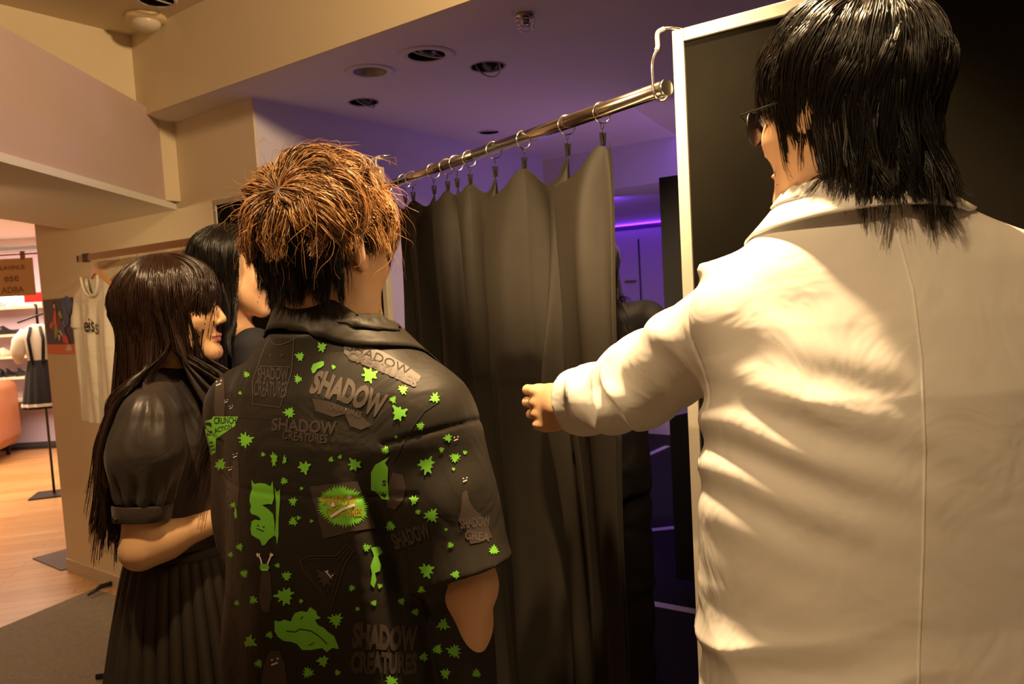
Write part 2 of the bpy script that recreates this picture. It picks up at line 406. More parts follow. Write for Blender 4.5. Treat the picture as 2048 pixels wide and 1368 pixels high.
def hole_cut(px, py, Z, r):
    P = at_z(px, py, Z); return (P[0], P[1], r)
dl = [(740, 143, .096, .062, 0, 0, 'open'), (853, 110, .104, .066, .5, .6, 'gimbal'), (975, 133, .070, .062, .75, 2.4, 'gimbal'), (727, 204, .068, .060, .75, 1.0, 'gimbal'), (978, 264, .062, .052, .2, 0, 'gimbal')]
lbls = ['wide-rimmed recessed downlight with empty pale reflector, left of the widest one', 'widest recessed downlight on the low ceiling, thin inner ring', 'tilted recessed downlight nearest the curtain rod, right of the widest one',
        'small tilted recessed downlight nearest the violet wall corner', 'smallest dark recessed downlight just above the curtain rod']
dlo = []
for (px, py, R_, r_, ti, az, kd), lb in zip(dl, lbls): dlo.append(downlight(px, py, ZL, R_, r_, ti, az, lb, kd))
dlh = downlight(313, 0, ZH, .075, .062, .5, 1.0, 'black recessed downlight on the high ceiling beside the smoke detector', 'gimbal', group='recessed downlights in the high ceiling')
# holes: boolean cylinders would be hidden helpers, so the ceilings are rebuilt with round openings
def ceiling_with_holes(obj, holes, z, top):
    bm = bmesh.new(); bm.from_mesh(obj.data)
    for P, r in holes:
        # local patch: cut planes around a square, delete it, bridge to a circle
        s = r*1.25
        for co, no in (((P[0]-s, 0, 0), (1, 0, 0)), ((P[0]+s, 0, 0), (1, 0, 0)), ((0, P[1]-s, 0), (0, 1, 0)), ((0, P[1]+s, 0), (0, 1, 0))):
            bmesh.ops.bisect_plane(bm, geom=bm.verts[:]+bm.edges[:]+bm.faces[:], plane_co=co, plane_no=no)
        dele = [f for f in bm.faces if abs(f.normal.z) > .9 and abs(f.calc_center_median().x-P[0]) < s*.99 and abs(f.calc_center_median().y-P[1]) < s*.99]
        bmesh.ops.delete(bm, geom=dele, context='FACES')
        n = 32; inner = [bm.verts.new((P[0]+r*math.cos(2*math.pi*k/n), P[1]+r*math.sin(2*math.pi*k/n), z)) for k in range(n)]
        outer = []
        for k in range(n):
            a = 2*math.pi*k/n; c, sn = math.cos(a), math.sin(a); q = s/max(abs(c), abs(sn)); outer.append(bm.verts.new((P[0]+q*c, P[1]+q*sn, z)))
        for k in range(n): bm.faces.new((inner[k], inner[(k+1) % n], outer[(k+1) % n], outer[k]))
    bm.to_mesh(obj.data); bm.free()
lowc = bpy.data.objects['ceiling_low']; highc = bpy.data.objects['ceiling_high']
ceiling_with_holes(lowc, [(at_z(px, py, ZL), r_*1.02) for (px, py, R_, r_, *_) in dl], ZL, ZL+.06)
ceiling_with_holes(highc, [(at_z(313, 0, ZH), .063)], ZH, ZH+.08)

# smoke detector on the high ceiling
P = at_z(291, 33, ZH)
sd = empty('smoke_detector', P, 0, 'round cream smoke detector with frosted dome on the high ceiling', 'smoke detector')
MB().lathe([(.001, 0), (.078, 0), (.080, -.010), (.073, -.020), (.055, -.024)]).build('base_ring', M['whiteplastic'], sd)
MB().lathe([(.056, -.022), (.055, -.034), (.045, -.048), (.025, -.056), (.001, -.058)]).build('dome', M['lensplastic'], sd)
MB().lathe([(.001, -.046), (.0035, -.044), (.001, -.040)], c=(-.036, -.028, .004), n=10).build('indicator_light', mat('red_led', (1, .12, .04), emit=3), sd)
# sprinkler cage on the low ceiling
P = at_z(1050, 30, ZL)
sp = empty('sprinkler_head', P, 0, 'small metal sprinkler cage on the low ceiling, above the curtain', 'sprinkler')
MB().lathe([(.001, 0), (.028, 0), (.028, -.006), (.014, -.010), (.012, -.03), (.001, -.031)]).build('body', M['chrome'], sp)
cg = MB()
for k in range(6):
    a = k*math.pi/3; cg.tube([(.024*math.cos(a), .024*math.sin(a), 0), (.030*math.cos(a), .030*math.sin(a), -.02), (.024*math.cos(a), .024*math.sin(a), -.042)], .0014, 6)
for z, r in ((-.02, .030), (-.042, .024)): cg.tube([(r*math.cos(t), r*math.sin(t), z) for t in np.linspace(0, 2*math.pi, 24, endpoint=False)], .0015, 6, closed=True)
cg.build('cage', M['steel'], sp)
# little violet lamp seen under the rod
P = at_z(1171, 245, ZL-.02)
vl = empty('violet_spot_lamp', (P[0], P[1], ZL), 0, 'tiny violet lamp glowing on the ceiling under the rod', 'ceiling light')
MB().lathe([(.001, 0), (.018, 0), (.018, -.012), (.012, -.014)]).build('housing', M['lampblack'], vl)
MB().lathe([(.012, -.013), (.001, -.018)]).build('bulb', mat('violet_bulb', (.35, .12, 1), emit=6), vl)

# ================================================================== PARTITION PANELS, ROD, RINGS
def framed_panel(name, PL, PR, H, label):
    """PL/PR: top outer corners of the front; the frame stands along that line"""
    PL = np.array([*PL[:2]]); PR = np.array([*PR[:2]]); L = np.linalg.norm(PR-PL); e = (PR-PL)/L
    rz = math.atan2(e[1], e[0]); o = empty(name, (*PL, .006), rz, label, 'partition')
    t = .026; f = .021; h = H-.006
    fr = MB().box((0, 0, .05), (f, t, h)); fr.box((L-f, 0, .05), (L, t, h)); fr.build('upright', M['cream'], o, bevel=.0015)
    MB().box((f, 0, h-.022), (L-f, t, h)).box((f, 0, .10), (L-f, t, .13)).build('rail', M['cream'], o, bevel=.0015)
    MB().box((f, .006, .13), (L-f, t-.006, h-.022)).build('board', M['board'], o)
    for x in (.05, L-.11): MB().box((x, -.16, 0), (x+.05, .16+t, .022)).box((x+.01, 0, .02), (x+.04, t, .06)).build('foot', M['cream'], o, bevel=.004)
    return o
PRL = at_z(1343, 62, 1.94)
framed_panel('partition_panel', PRL, PRL+EA*1.25, 1.94, 'black board partition in a cream metal frame behind the white coat')
PLR = at_z(757, 333, 1.94); 
framed_panel('partition_panel', PLR-EA*.96, PLR, 1.94, 'black board partition in a cream metal frame behind the brown-haired man')

ZR = 1.84
RN = at_z(1331, 176, ZR); RF = at_z(752, 379, ZR); RF = RN + (RF-RN)*1.0
rdir = (RF-RN)/np.linalg.norm(RF-RN); RLEN = np.linalg.norm(RF-RN); rnorm = np.array([-rdir[1], rdir[0], 0]); rnorm = rnorm if rnorm[1] < 0 else -rnorm
rod = empty('curtain_rod', RN, 0, 'telescopic chrome curtain rod hung between the two partitions', 'curtain rod')
M['chrome2'] = M['chrome']
MB().tube([(0, 0, 0), rdir*RLEN*.52], .0135, 32).build('outer_tube', M['chrome'], rod)
MB().tube([rdir*RLEN*.52, rdir*RLEN], .0112, 32).build('inner_tube', M['chrome'], rod)
ec = MB().tube([-rdir*.004, rdir*.003], .0145, 32); ec.build('end_cap', M['steel'], rod)
def rod_at_px(x):                        # distance along the rod for a column of the photo, at rod height
    lo, hi = 0., RLEN*1.2
    for _ in range(40):
        t = (lo+hi)/2; v = RN+rdir*t-CAM; px = 1024+FPX*(v@RT)/(v@FW)
        if px > x: lo = t
        else: hi = t
    return (lo+hi)/2
# S-hooks over the partition tops
def hook(P, label, panel_top, side):
    """wire loop: under the rod at P, up and over the partition's top edge"""
    o = empty('hanging_hook', P, 0, label, 'hook', 'hooks holding the curtain rod')
    pts = []
    for k in range(13):
        a = math.pi*1.05*k/12; pts.append(rnorm*(.018*math.cos(a)) + np.array([0, 0, -.018*math.sin(a)]))
    q = panel_top-P
    up = [rnorm*.018+np.array([0, 0, .045]), q+np.array([0, 0, -.026])+rnorm*.020 - EA*.012, q+np.array([0, 0, -.004])+rnorm*.019-EA*.012, q+np.array([0, 0, .004])+rnorm*.010-EA*.006, q+np.array([0, 0, .005])-rnorm*.006, q+np.array([0, 0, .004])-rnorm*.034, q+np.array([0, 0, -.02])-rnorm*.040]
    def cr(P, n=6):
        P = [2*P[0]-P[1]]+P+[2*P[-1]-P[-2]]; o_ = []
        for i in range(1, len(P)-2):
            for t in np.linspace(0, 1, n, endpoint=False): o_.append(.5*((2*P[i])+(P[i+1]-P[i-1])*t+(2*P[i-1]-5*P[i]+4*P[i+1]-P[i+2])*t*t+(3*P[i]-P[i-1]-3*P[i+1]+P[i+2])*t**3))
        return o_+[P[-2]]
    wire = MB().tube(cr(up[::-1]+[p for p in pts]), .0026, 10); wire.build('wire', M['steel'], o)
    sl = MB().tube(cr([up[1]+(up[0]-up[1])*.25, up[1], up[2], up[3]]), .0042, 10); sl.build('sleeve', M['cream'], o)
    return o
hook(RN+rdir*.012, 'nearest wire hook, over the top of the right partition', PRL+np.array([0, 0, .0])+EB*.0, 1)
hook(RN+rdir*(RLEN-.03), 'wire hook over the far partition, left of its twin', RN+rdir*(RLEN-.03)+np.array([0, 0, .085]), 1)
hook(RN+rdir*(RLEN-.075), 'wire hook over the far partition, right of its twin', RN+rdir*(RLEN-.075)+np.array([0, 0, .085]), 1)

ring_px = [1203, 1133, 1046, 988, 938, 912, 893, 866, 824, 808]
TCL = [rod_at_px(x) for x in ring_px]
for i, t in enumerate(TCL):
    words = ['nearest', 'second nearest', 'third', 'fourth', 'fifth', 'sixth', 'seventh', 'eighth', 'ninth', 'farthest']
    P = RN+rdir*t+np.array([0, 0, -.0045])
    o = empty('curtain_ring', P, 0, f'{words[i]} steel clip ring on the curtain rod, counted from the white coat' if i < 9 else 'farthest steel clip ring on the curtain rod, beside the brown hair', 'curtain ring', 'clip rings along the curtain rod')
    yaw = random.uniform(-.35, .35); nrm = rdir*math.cos(yaw)+rnorm*math.sin(yaw); sd_ = np.cross(nrm, [0, 0, 1])
    R_ = .0195
    MB().tube([sd_*R_*math.cos(a)+np.array([0, 0, R_*math.sin(a)]) for a in np.linspace(0, 2*math.pi, 36, endpoint=False)], .0015, 8, closed=True).build('ring', M['steel'], o)
    hk = MB().tube([np.array([0, 0, -.0195-.0055])+nrm*.0055*math.cos(a)+np.array([0, 0, .0055*math.sin(a)]) for a in np.linspace(0, 2*math.pi, 14, endpoint=False)], .0009, 6, closed=True)
    hk.tube([(0, 0, -.030), (0, 0, -.040)], .0009, 6); hk.build('swivel', M['black_metal'], o)
    c = MB()
    for sg in (-1, 1):
        u = rnorm*sg
        c.hexa([u*.0006-rdir*.0045+np.array([0, 0, -.062]), u*.0006+rdir*.0045+np.array([0, 0, -.062]), u*.0030+rdir*.0045+np.array([0, 0, -.062]), u*.0030-rdir*.0045+np.array([0, 0, -.062]),
                u*.004-rdir*.0035+np.array([0, 0, -.038]), u*.004+rdir*.0035+np.array([0, 0, -.038]), u*.0062+rdir*.0035+np.array([0, 0, -.038]), u*.0062-rdir*.0035+np.array([0, 0, -.038])])
    c.build('clip', M['black_metal'], o)

# ------------------------------------------------------------------ curtain
def build_curtain():
    ZT = ZR-.0045-.060; ZB = .04
    T = [TCL[0]-.020]+TCL+[TCL[-1]+.05]
    nU, nV = 760, 190
    u = np.linspace(0, len(T)-1, nU); T = np.array(T)
    # cloth between two clips is longer than the gap: each span swings out and back
    amp = np.array([.016, .060, .058, .048, .036, .020, .020, .026, .030, .016, .02])
    k = np.minimum(u.astype(int), len(T)-2); f = u-k
    t0 = T[k]*(1-f)+T[k+1]*f
    g = amp[k]
    V = np.zeros((nU, nV, 3))
    vv = np.linspace(0, 1, nV)**1.25
    rs = np.random.default_rng(3)
    # lower folds: sum of sines along the rod with slowly changing phase
    for j, v in enumerate(vv):
        z = ZT + (ZB-ZT)*v
        fall = 1-math.exp(-v*16)
        fs = np.clip(f**.62, 0, 1); sag = g*1.05*np.where(k % 2 == 1, np.sin(np.pi*f**1.6)**1.2, np.sin(np.pi*f)**1.3*.8)*math.exp(-v*9)
        side = np.where(k % 2 == 1, 1, -.7)
        bulge = g*side*np.sin(np.pi*f)*(0.55+.45*math.exp(-v*4))*(.35+.65*fall)
        twist = g*.55*np.sin(2*np.pi*f)*(1-math.exp(-v*5))*(1 if True else 0)
        lf = .017*fall*np.sin(t0*41+1.3*np.sin(v*2.2)) + .011*fall*np.sin(t0*73+v*1.7+1+.6*np.sin(t0*19)) + .010*v*np.sin(t0*17+v*1.1)
        crease = .0022*np.sin(v*23+t0*14+2*np.sin(t0*9))*min(1, v*4)
        n = bulge+lf+crease
        lat = twist*.5+np.where(k % 2 == 1, g*1.15*np.exp(-((f-.70)/.20)**2)*np.sin(np.pi*f), 0)*(1-.5*v)
        if True:
            # soft ledge where a doubled hem ends half way down
            n = n + .004/(1+np.exp((z-1.285+.01*np.sin(t0*9))*260))*-1
        P = RN[None]+rdir[None]*(t0+lat)[:, None]+rnorm[None]*n[:, None]
        P[:, 2] = z - sag
        V[:, j] = P
    # the hand pulls a handful of cloth towards the man in the coat
    hp = HAND_POINT
    d2 = ((V-hp)*np.array([1, .35, .55]))
    r = np.sqrt((d2**2).sum(-1))
    c0 = RN+rdir*TH; 
    wgt = np.exp(-(((V-c0)@rdir)/.06)**2)*np.exp(-((V[..., 2]-hp[2])/.42)**2)
    tip = np.exp(-(((V-c0)@rdir)/.030)**2)*np.exp(-((V[..., 2]-hp[2])/.16)**2)
    V += rnorm*(wgt*.022+tip*.036)[..., None]
    V += -rdir*((((V-c0)@rdir)*.45*np.exp(-((V[..., 2]-hp[2])/.15)**2)*np.exp(-(((V-c0)@rdir)/.09)**2)))[..., None]
    me = poly_mesh('curtain', V.reshape(-1, 3), grid_faces(nU, nV))
    o = link('black_curtain', me, M['curtain'], smooth=True)
    s = o.modifiers.new('thick', 'SOLIDIFY'); s.thickness = .0012
    tag(o, 'long black cloth curtain clipped to the rod and pulled aside by a hand', 'curtain')
    return o
TH = rod_at_px(1095)
HAND_POINT = at(1092, 808, 1.46)
build_curtain()

# ================================================================== LEFT SIDE: RAIL, T-SHIRT, POSTER
RB = B1-.16
ra0 = on_b(158, 518, RB); zr = float(ra0[2]); aR0 = float(ra0@EA); print('rail z', zr)
rail = empty('clothes_rail', ab(aR0, RB, zr), math.atan2(EA[1], EA[0]), 'flat chrome clothes rail bracketed to the cream wall', 'clothes rail')
MB().box((.0, -.006, -.017), (1.02, .006, .017)).build('bar', M['chrome'], rail, bevel=.002)
MB().box((.05, -.009, -.021), (.10, .009, .021)).build('clamp', M['black_metal'], rail, bevel=.002)
MB().box((-.004, -.009, -.016), (-.0005, .009, .016)).build('end_stop', M['black_metal'], rail)
for x in (.075, .52, .97): MB().box((x-.006, .006, -.012), (x+.006, .158, .006)).build('bracket', M['steel'], rail)
st = MB()
st.box((.336, .157, -.44), (.344, .159, -.08), 1)
for x in (.34,):
    for k in range(7): st.box((x-.002, .156, -.12-.05*k), (x+.002, .159, -.10-.05*k))
st.build('slot_strip', None, rail, mats=[M['black_metal'], M['plaster']])
def hook_wire(o, h=.05, r=.024, up=.0):
    MB().tube([(r*math.cos(a), 0, h+r*math.sin(a)) for a in np.linspace(math.radians(200), math.radians(-90), 18)]+[(0, 0, 0)], .0016, 8).build('hook', M['steel'], o)
rzr = math.atan2(EA[1], EA[0])
def hanger(px, label, wood):
    P = on_b(px, 530, RB); a = float(P@EA)
    o = empty('coat_hanger', ab(a, RB, zr-.075+.013), rzr+random.uniform(-.2, .2), label, 'hanger', 'hangers on the clothes rail')
    hook_wire(o, .055, .022)
    if wood:
        h = MB()
        n = 22; V = []; 
        for i in range(n+1):
            s = -1+2*i/n; x = s*.19; zc = -.002-.085*abs(s)**1.3; w = .017*(1-.45*abs(s)); y = .012*s*s
            for (dy, dz) in ((-.006, -w), (.006, -w), (.006, w), (-.006, w)): V.append((x, y+dy, zc+dz))
        F = [(i*4+j, i*4+(j+1) % 4, (i+1)*4+(j+1) % 4, (i+1)*4+j) for i in range(n) for j in range(4)]+[(3, 2, 1, 0), (n*4, n*4+1, n*4+2, n*4+3)]
        h.add(V, F); h.build('shoulder_bar', M['wood_hanger'], o, bevel=.003)
    else:
        MB().tube([(0, 0, 0), (.19, 0, -.1), (-.19, 0, -.1), (0, 0, 0)], .0016, 8).build('shoulder_wire', M['steel'], o)
    return a
aT = hanger(190, 'wooden hanger holding the ivory T-shirt', True)
hanger(274, 'wire hanger hooked on the rail above the long dark hair', False)
hanger(362, 'wide wire hanger hooked on the rail nearest the black-haired person', False)
# ivory T-shirt on the wooden hanger
def tshirt():
    o = empty('ivory_tshirt', ab(aT, RB-.003, zr-.09), rzr, 'ivory T-shirt with black print hanging from the wall rail', 'T-shirt')
    nx, nz = 90, 90
    # outline of half width against height; sleeves flare at the top
    def halfw(z):                        # z downwards from collar
        return np.interp(z, [0, .012, .03, .10, .20, .245, .255, .30, .72], [.075, .10, .14, .235, .30, .325, .262, .255, .27])
    V = []; 
    for side in (0, 1):
        for i in range(nx+1):
            s = -1+2*i/nx
            for j in range(nz+1):
                z = .72*j/nz; hw = float(halfw(z)); x = s*hw
                neck = 0.0
                if abs(x) < .085: neck = (.095 if side == 0 else .02)*math.sqrt(max(0, 1-(x/.085)**2))
                zz = max(z, 0)+neck*max(0, 1-z/.35)
                th = .028*(1-abs(s)**4)*(.35+min(1, z*3)*.65) if True else 0
                fold = .010*math.sin(x*38+z*3)*min(1, z*4)+.006*math.sin(x*75+2)*min(1, z*5)
                V.append((x, (-th if side == 0 else th)*(1)+fold, -zz))
    F = []
    for side in (0, 1):
        b = side*(nx+1)*(nz+1)
        for i in range(nx):
            for j in range(nz):
                q = (b+i*(nz+1)+j, b+(i+1)*(nz+1)+j, b+(i+1)*(nz+1)+j+1, b+i*(nz+1)+j+1)
                F.append(q[::-1] if side == 0 else q)
    b = (nx+1)*(nz+1)
    for j in range(nz):
        F.append((j, j+1, b+j+1, b+j)); e = nx*(nz+1); F.append((e+j+1, e+j, b+e+j, b+e+j+1))
    mb = MB(); mb.add(V, F, 0, True); body = mb.build('shirt_body', M['teewhite'], o)
    # collar rib
    pts = [(x, -.030-.0, -(.095*math.sqrt(max(0, 1-(x/.085)**2)))-.004) for x in np.linspace(-.085, .085, 25)]
    MB().tube(pts, .0055, 8).build('collar_rib', M['teewhite'], o)
    Vt, Ft = text_geo('eis', .10, .002)
    tx = MB().add([(v[0]-.02, -.0415, v[1]-.24) for v in Vt], [f for f in Ft]); tx.build('chest_print', M['ink'], o)
tshirt()
# poster with dark picture and orange band
def poster():
    c = [on_b(*q, B1) for q in ((87, 600), (146, 596), (133, 707), (97, 707))]
    a0 = float(c[0]@EA); a1 = a0+(float(c[1]@EA)-a0)*1.0; z1 = float(c[0][2]); z0 = float(c[3][2])
    W, H = a1-a0, z1-z0; print('poster', W, H)
    o = empty('wall_poster', ab(a0, B1-.001, z0), rzr, 'dark poster with coloured splashes and orange bottom band on the wall', 'poster')
    MB().box((0, -.0015, 0), (W, 0, H)).build('sheet', mat('poster_dark', (.045, .022, .05), .5, var=.9, vscale=9), o)
    MB().box((0, -.003, .0), (W, -.0012, H*.17)).build('orange_band', mat('poster_orange', (.85, .17, .03), .5), o)
    cols = {'red': (.8, .08, .04), 'lime': (.32, .36, .03), 'blue': (.05, .09, .28), 'pink': (.75, .05, .12), 'cream': (.7, .6, .45), 'plum': (.16, .03, .09)}
    pr = MB(); ms = []
    def blob(x, y, rx, ry, rot, cn):
        if cn not in ms: ms.append(cn)
        n = 18; V = []
        for k in range(n):
            a = 2*math.pi*k/n; q = 1+.18*math.sin(3*a+x*30); u, v = rx*math.cos(a)*q, ry*math.sin(a)*q
            V.append((W*x+W*(u*math.cos(rot)-v*math.sin(rot)), -.0034-.0001*ms.index(cn), H*y+W*(u*math.sin(rot)+v*math.cos(rot))))
        pr.add(V, [tuple(range(n))], ms.index(cn))
    for bl in ((.36, .60, .06, .17, -.1, 'red'), (.22, .52, .07, .05, .5, 'red'), (.36, .42, .12, .07, 1.2, 'lime'), (.5, .42, .10, .05, -.8, 'cream'), (.64, .29, .12, .08, -.9, 'pink'), (.6, .44, .07, .1, .4, 'blue'),
               (.72, .72, .10, .22, .1, 'blue'), (.86, .88, .12, .14, 0, 'blue'), (.54, .7, .07, .06, 0, 'lime'), (.5, .55, .09, .12, 0, 'plum'), (.38, .87, .035, .04, 0, 'cream'), (.66, .55, .05, .05, 0, 'cream'), (.45, .3, .035, .05, 0, 'cream'), (.3, .94, .07, .025, 0, 'plum'), (.74, .10, .10, .05, 0, 'cream')):
        blob(*bl)
    pr.build('picture', None, o, mats=[mat('poster_'+c, cols[c], .5) for c in ms])
poster()
# dark triangular mat on the wood floor beside the wall corner
tag(MB().prism([p[:2] for p in (at_z(65, 1118, 0), at_z(122, 1142, 0), at_z(140, 1138, 0), at_z(134, 1099, 0))], .0, .006).build('floor_mat', mat('mat_dark', (.09, .055, .05), .8, bump=.3, bscale=200)), 'dark flat mat on the wood floor at the wall corner', 'mat')
# dark thin feet lying at carpet edge beside the skirt
fb = at_z(176, 1190, .02); fe = at_z(226, 1166, .02)
sf = MB().tube([fb, (fb+fe)/2+np.array([0, 0, .012]), fe], [.006, .014, .014], 8); 
tag(sf.build('stand_foot', M['black_metal']), 'black pointed stand foot on the floor beside the skirt, near the wall', 'stand')
fb = at_z(192, 1353, .02); fe = at_z(240, 1345, .02)
tag(MB().tube([fb, fe], [.012, .014], 10).build('stand_foot', M['black_metal']), 'black round stand foot on the carpet at the lower left', 'stand')

# ------------------------------------------------------------------ the shop beyond the opening
SY = 8.6
M['shelfback'] = mat('shelf_back', (.62, .50, .62), .7); M['shelfwood'] = mat('shelf_board', (.82, .68, .55), .5)
M['leather'] = mat('tan_leather', (.55, .24, .12), .45, var=.12); M['blackfab'] = mat('black_fabric', (.02, .018, .02), .8)
M['shoe'] = mat('shoe_black', (.02, .02, .024), .3)
struct('wall_shop_back', MB().box((-9, SY+.4, 0), (-3.0, SY+.5, ZH)), mat('shop_wall', (.80, .62, .58), .8))
struct('ceiling_shop', MB().box((-9, 5.5, 2.46), (-3.3, SY+.4, 2.50)), M['trimwhite'])
def shelf_z(y): return float(at(30, y, SY)[2])
unit = empty('shoe_shelf', (-5.75, SY, 0), 0, 'lilac backed wall shelf full of shoes beyond the opening', 'shelf')
MB().box((-1.2, .30, 0), (1.35, .34, 2.3)).build('back_panel', M['shelfback'], unit)
for y in (613, 668, 712, 754, 800):
    z = shelf_z(y); MB().box((-1.2, 0, z-.03), (1.35, .30, z)).build('shelf_board', M['shelfwood'], unit, bevel=.003)
MB().box((-1.24, 0, 0), (-1.2, .34, 2.3)).build('side_panel', M['shelfwood'], unit); MB().box((1.35, 0, 0), (1.39, .34, 2.3)).build('side_panel', M['shelfwood'], unit)
def shoe_mb():
    mb = MB(); n = 14; st_ = 10; V = []
    for i in range(st_+1):
        t = i/st_; y = -.13+.26*t; wd = .034*(1-.25*math.cos(t*6.28))*math.sin(math.pi*min(max(t*.94+.03, .0), 1))**.35; h = .05+.055*math.exp(-((t-.85)/.22)**2)
        for k in range(n):
            a = 2*math.pi*k/n; V.append((wd*math.cos(a), y, h/2+h/2*math.sin(a)))
    F = [(i*n+k, i*n+(k+1) % n, (i+1)*n+(k+1) % n, (i+1)*n+k) for i in range(st_) for k in range(n)]+[tuple(range(n-1, -1, -1)), tuple(st_*n+k for k in range(n))]
    return mb.add(V, F, 0, True)
M['shoecream'] = mat('shoe_cream', (.85, .78, .62), .4)
shoe_lbl = {668: 'upper row', 712: 'middle row', 754: 'lower row'}
protos = {}
for y, xs, mt in ((668, (3, 20), 'shoe'), (712, (20, 36), 'shoecream'), (754, (9, 25, 49), 'shoe')):
    for x in xs:
        P = at(x, y, SY+.14)
        if mt not in protos: s_o = shoe_mb().build('shoe', M[mt]); protos[mt] = s_o
        else: s_o = protos[mt].copy(); COL.objects.link(s_o)
        s_o.location = (P[0], SY+.14, shelf_z(y)); s_o.rotation_euler = (0, 0, math.pi+random.uniform(-.3, .3))
        order = {0: 'leftmost', 1: 'second from left', 2: 'third from left'}[xs.index(x)]
        tag(s_o, f'{order} {"black" if mt == "shoe" else "cream"} shoe on the {shoe_lbl[y]} of the lilac shelf', 'shoe', f'shoes on the {shoe_lbl[y]} of the lilac shelf')
# glowing white lamp-like ornament on the top shelf
P = at(18, 613, SY+.14); orn = empty('white_ornament_lamp', (P[0], SY+.14, shelf_z(613)), 0, 'glowing white lamp on the top shelf beyond the opening', 'lamp')
MB().lathe([(.001, .04), (.07, .06), (.10, .14), (.085, .22), (.04, .26), (.001, .265)], n=20).build('shade', mat('lamp_glow', (1, .86, .66), emit=5), orn)
MB().lathe([(.001, 0), (.06, 0), (.06, .01), (.015, .02), (.012, .05)], n=16).build('base', M['steel'], orn)
# armchair
P = at_z(25, 893, 0)
ac = empty('tan_armchair', (P[0]-.12, 7.9, 0), .25, 'tan leather armchair on the shop floor beyond the opening', 'armchair')
def rbox(lo, hi, name, m_, par, bev=.05, seg=4):
    o = MB().box(lo, hi).build(name, m_, par); b = o.modifiers.new('b', 'BEVEL'); b.width = bev; b.segments = seg
    o.data.polygons.foreach_set('use_smooth', np.ones(len(o.data.polygons), bool)); return o
rbox((-.5, -.42, .12), (.62, .42, .42), 'base', M['leather'], ac); rbox((-.34, -.40, .40), (.34, .36, .54), 'seat_cushion', M['leather'], ac, .06)
rbox((-.46, .22, .38), (.46, .46, .92), 'backrest', M['leather'], ac, .09)
rbox((-.56, -.44, .30), (-.34, .44, .70), 'armrest', M['leather'], ac, .09); rbox((.36, -.44, .16), (.66, .44, .84), 'armrest', M['leather'], ac, .09)
for x, y in ((-.42, -.34), (.52, -.34), (-.42, .34), (.52, .34)): MB().tube([(x, y, 0), (x, y, .13)], [.02, .03], 12).build('leg', M['blackfab'], ac)
rbox((-.2, -.2, .54), (.12, .1, .66), 'pillow', mat('pink_cushion', (.85, .45, .36), .8), ac, .05)
# low black bench edge in front of it
P = at_z(66, 892, .03); tag(MB().box((P[0]-.35, P[1]-.05, 0), (P[0]+.45, P[1]+.25, .035)).build('floor_platform', M['blackfab']), 'thin black platform edge on the shop floor by the wall', 'platform')
# dress display hanging on a stand: white blouse with black pinafore skirt
def dress():
    Y = 6.3; P = at(78, 690, Y)
    o = empty('display_dress', (P[0], Y, 0), .3, 'black and white frilled dress hung on a stand beyond the opening', 'dress')
    zt = float(at(75, 648, Y)[2]); zw = float(at(75, 722, Y)[2]); zb = float(at(75, 815, Y)[2])
    def loft(name, rings, m_, fold=0, nf=14):
        n = 64; V = []
        for (z, cx, rx, ry) in rings:
            for k in range(n):
                a = 2*math.pi*k/n; q = 1+fold*math.sin(a*nf)*(1 if z < zw else .2); V.append((cx+rx*q*math.cos(a), ry*q*math.sin(a), z))
        F = [(i*n+k, i*n+(k+1) % n, (i+1)*n+(k+1) % n, (i+1)*n+k) for i in range(len(rings)-1) for k in range(n)]
        MB().add(V, [f[::-1] for f in F], 0, True).build(name, m_, o)
    W_ = mat('blouse_white', (.82, .76, .62), .8)
    loft('bodice', [(zt, 0, .04, .03), (zt-.03, 0, .09, .05), (zt-.12, 0, .12, .07), (zw, 0, .09, .07)], W_)
    loft('skirt', [(zw+.01, 0, .09, .075), (zw-.10, 0, .115, .10), (zb+.04, 0.01, .165, .15), (zb, 0.01, .17, .155)], M['blackfab'], .05)
    loft('lace_hem', [(zb+.045, .01, .170, .155), (zb+.02, .01, .174, .159)], W_, .05)
    for s in (-1, 1):
        MB().tube([(s*.09, 0, zt-.05), (s*.14, -.01, zt-.13), (s*.155, -.02, zt-.24), (s*.15, -.03, zt-.32)], [.035, .052, .055, .022], 14).build('sleeve', W_, o)
        MB().tube([(s*.035, -.055, zt-.02), (s*.055, -.075, zt-.12), (s*.04, -.078, zw)], .013, 8).build('strap', M['blackfab'], o)
    MB().tube([(0, 0, zt+.16), (0, 0, zt-.02)], .004, 8).build('hanger_hook', M['black_metal'], o)
    MB().tube([(-.14, 0, zt+.02), (.12, 0, zt+.11)], .009, 8).build('hanger_bar', M['black_metal'], o)
    MB().tube([(0, .02, 0), (0, .02, zt+.16), (0, .0, zt+.16)], .010, 10).build('stand_pole', M['black_metal'], o)
    MB().box((-.16, -.12, 0), (.16, .16, .012)).build('stand_base', M['black_metal'], o)
dress()
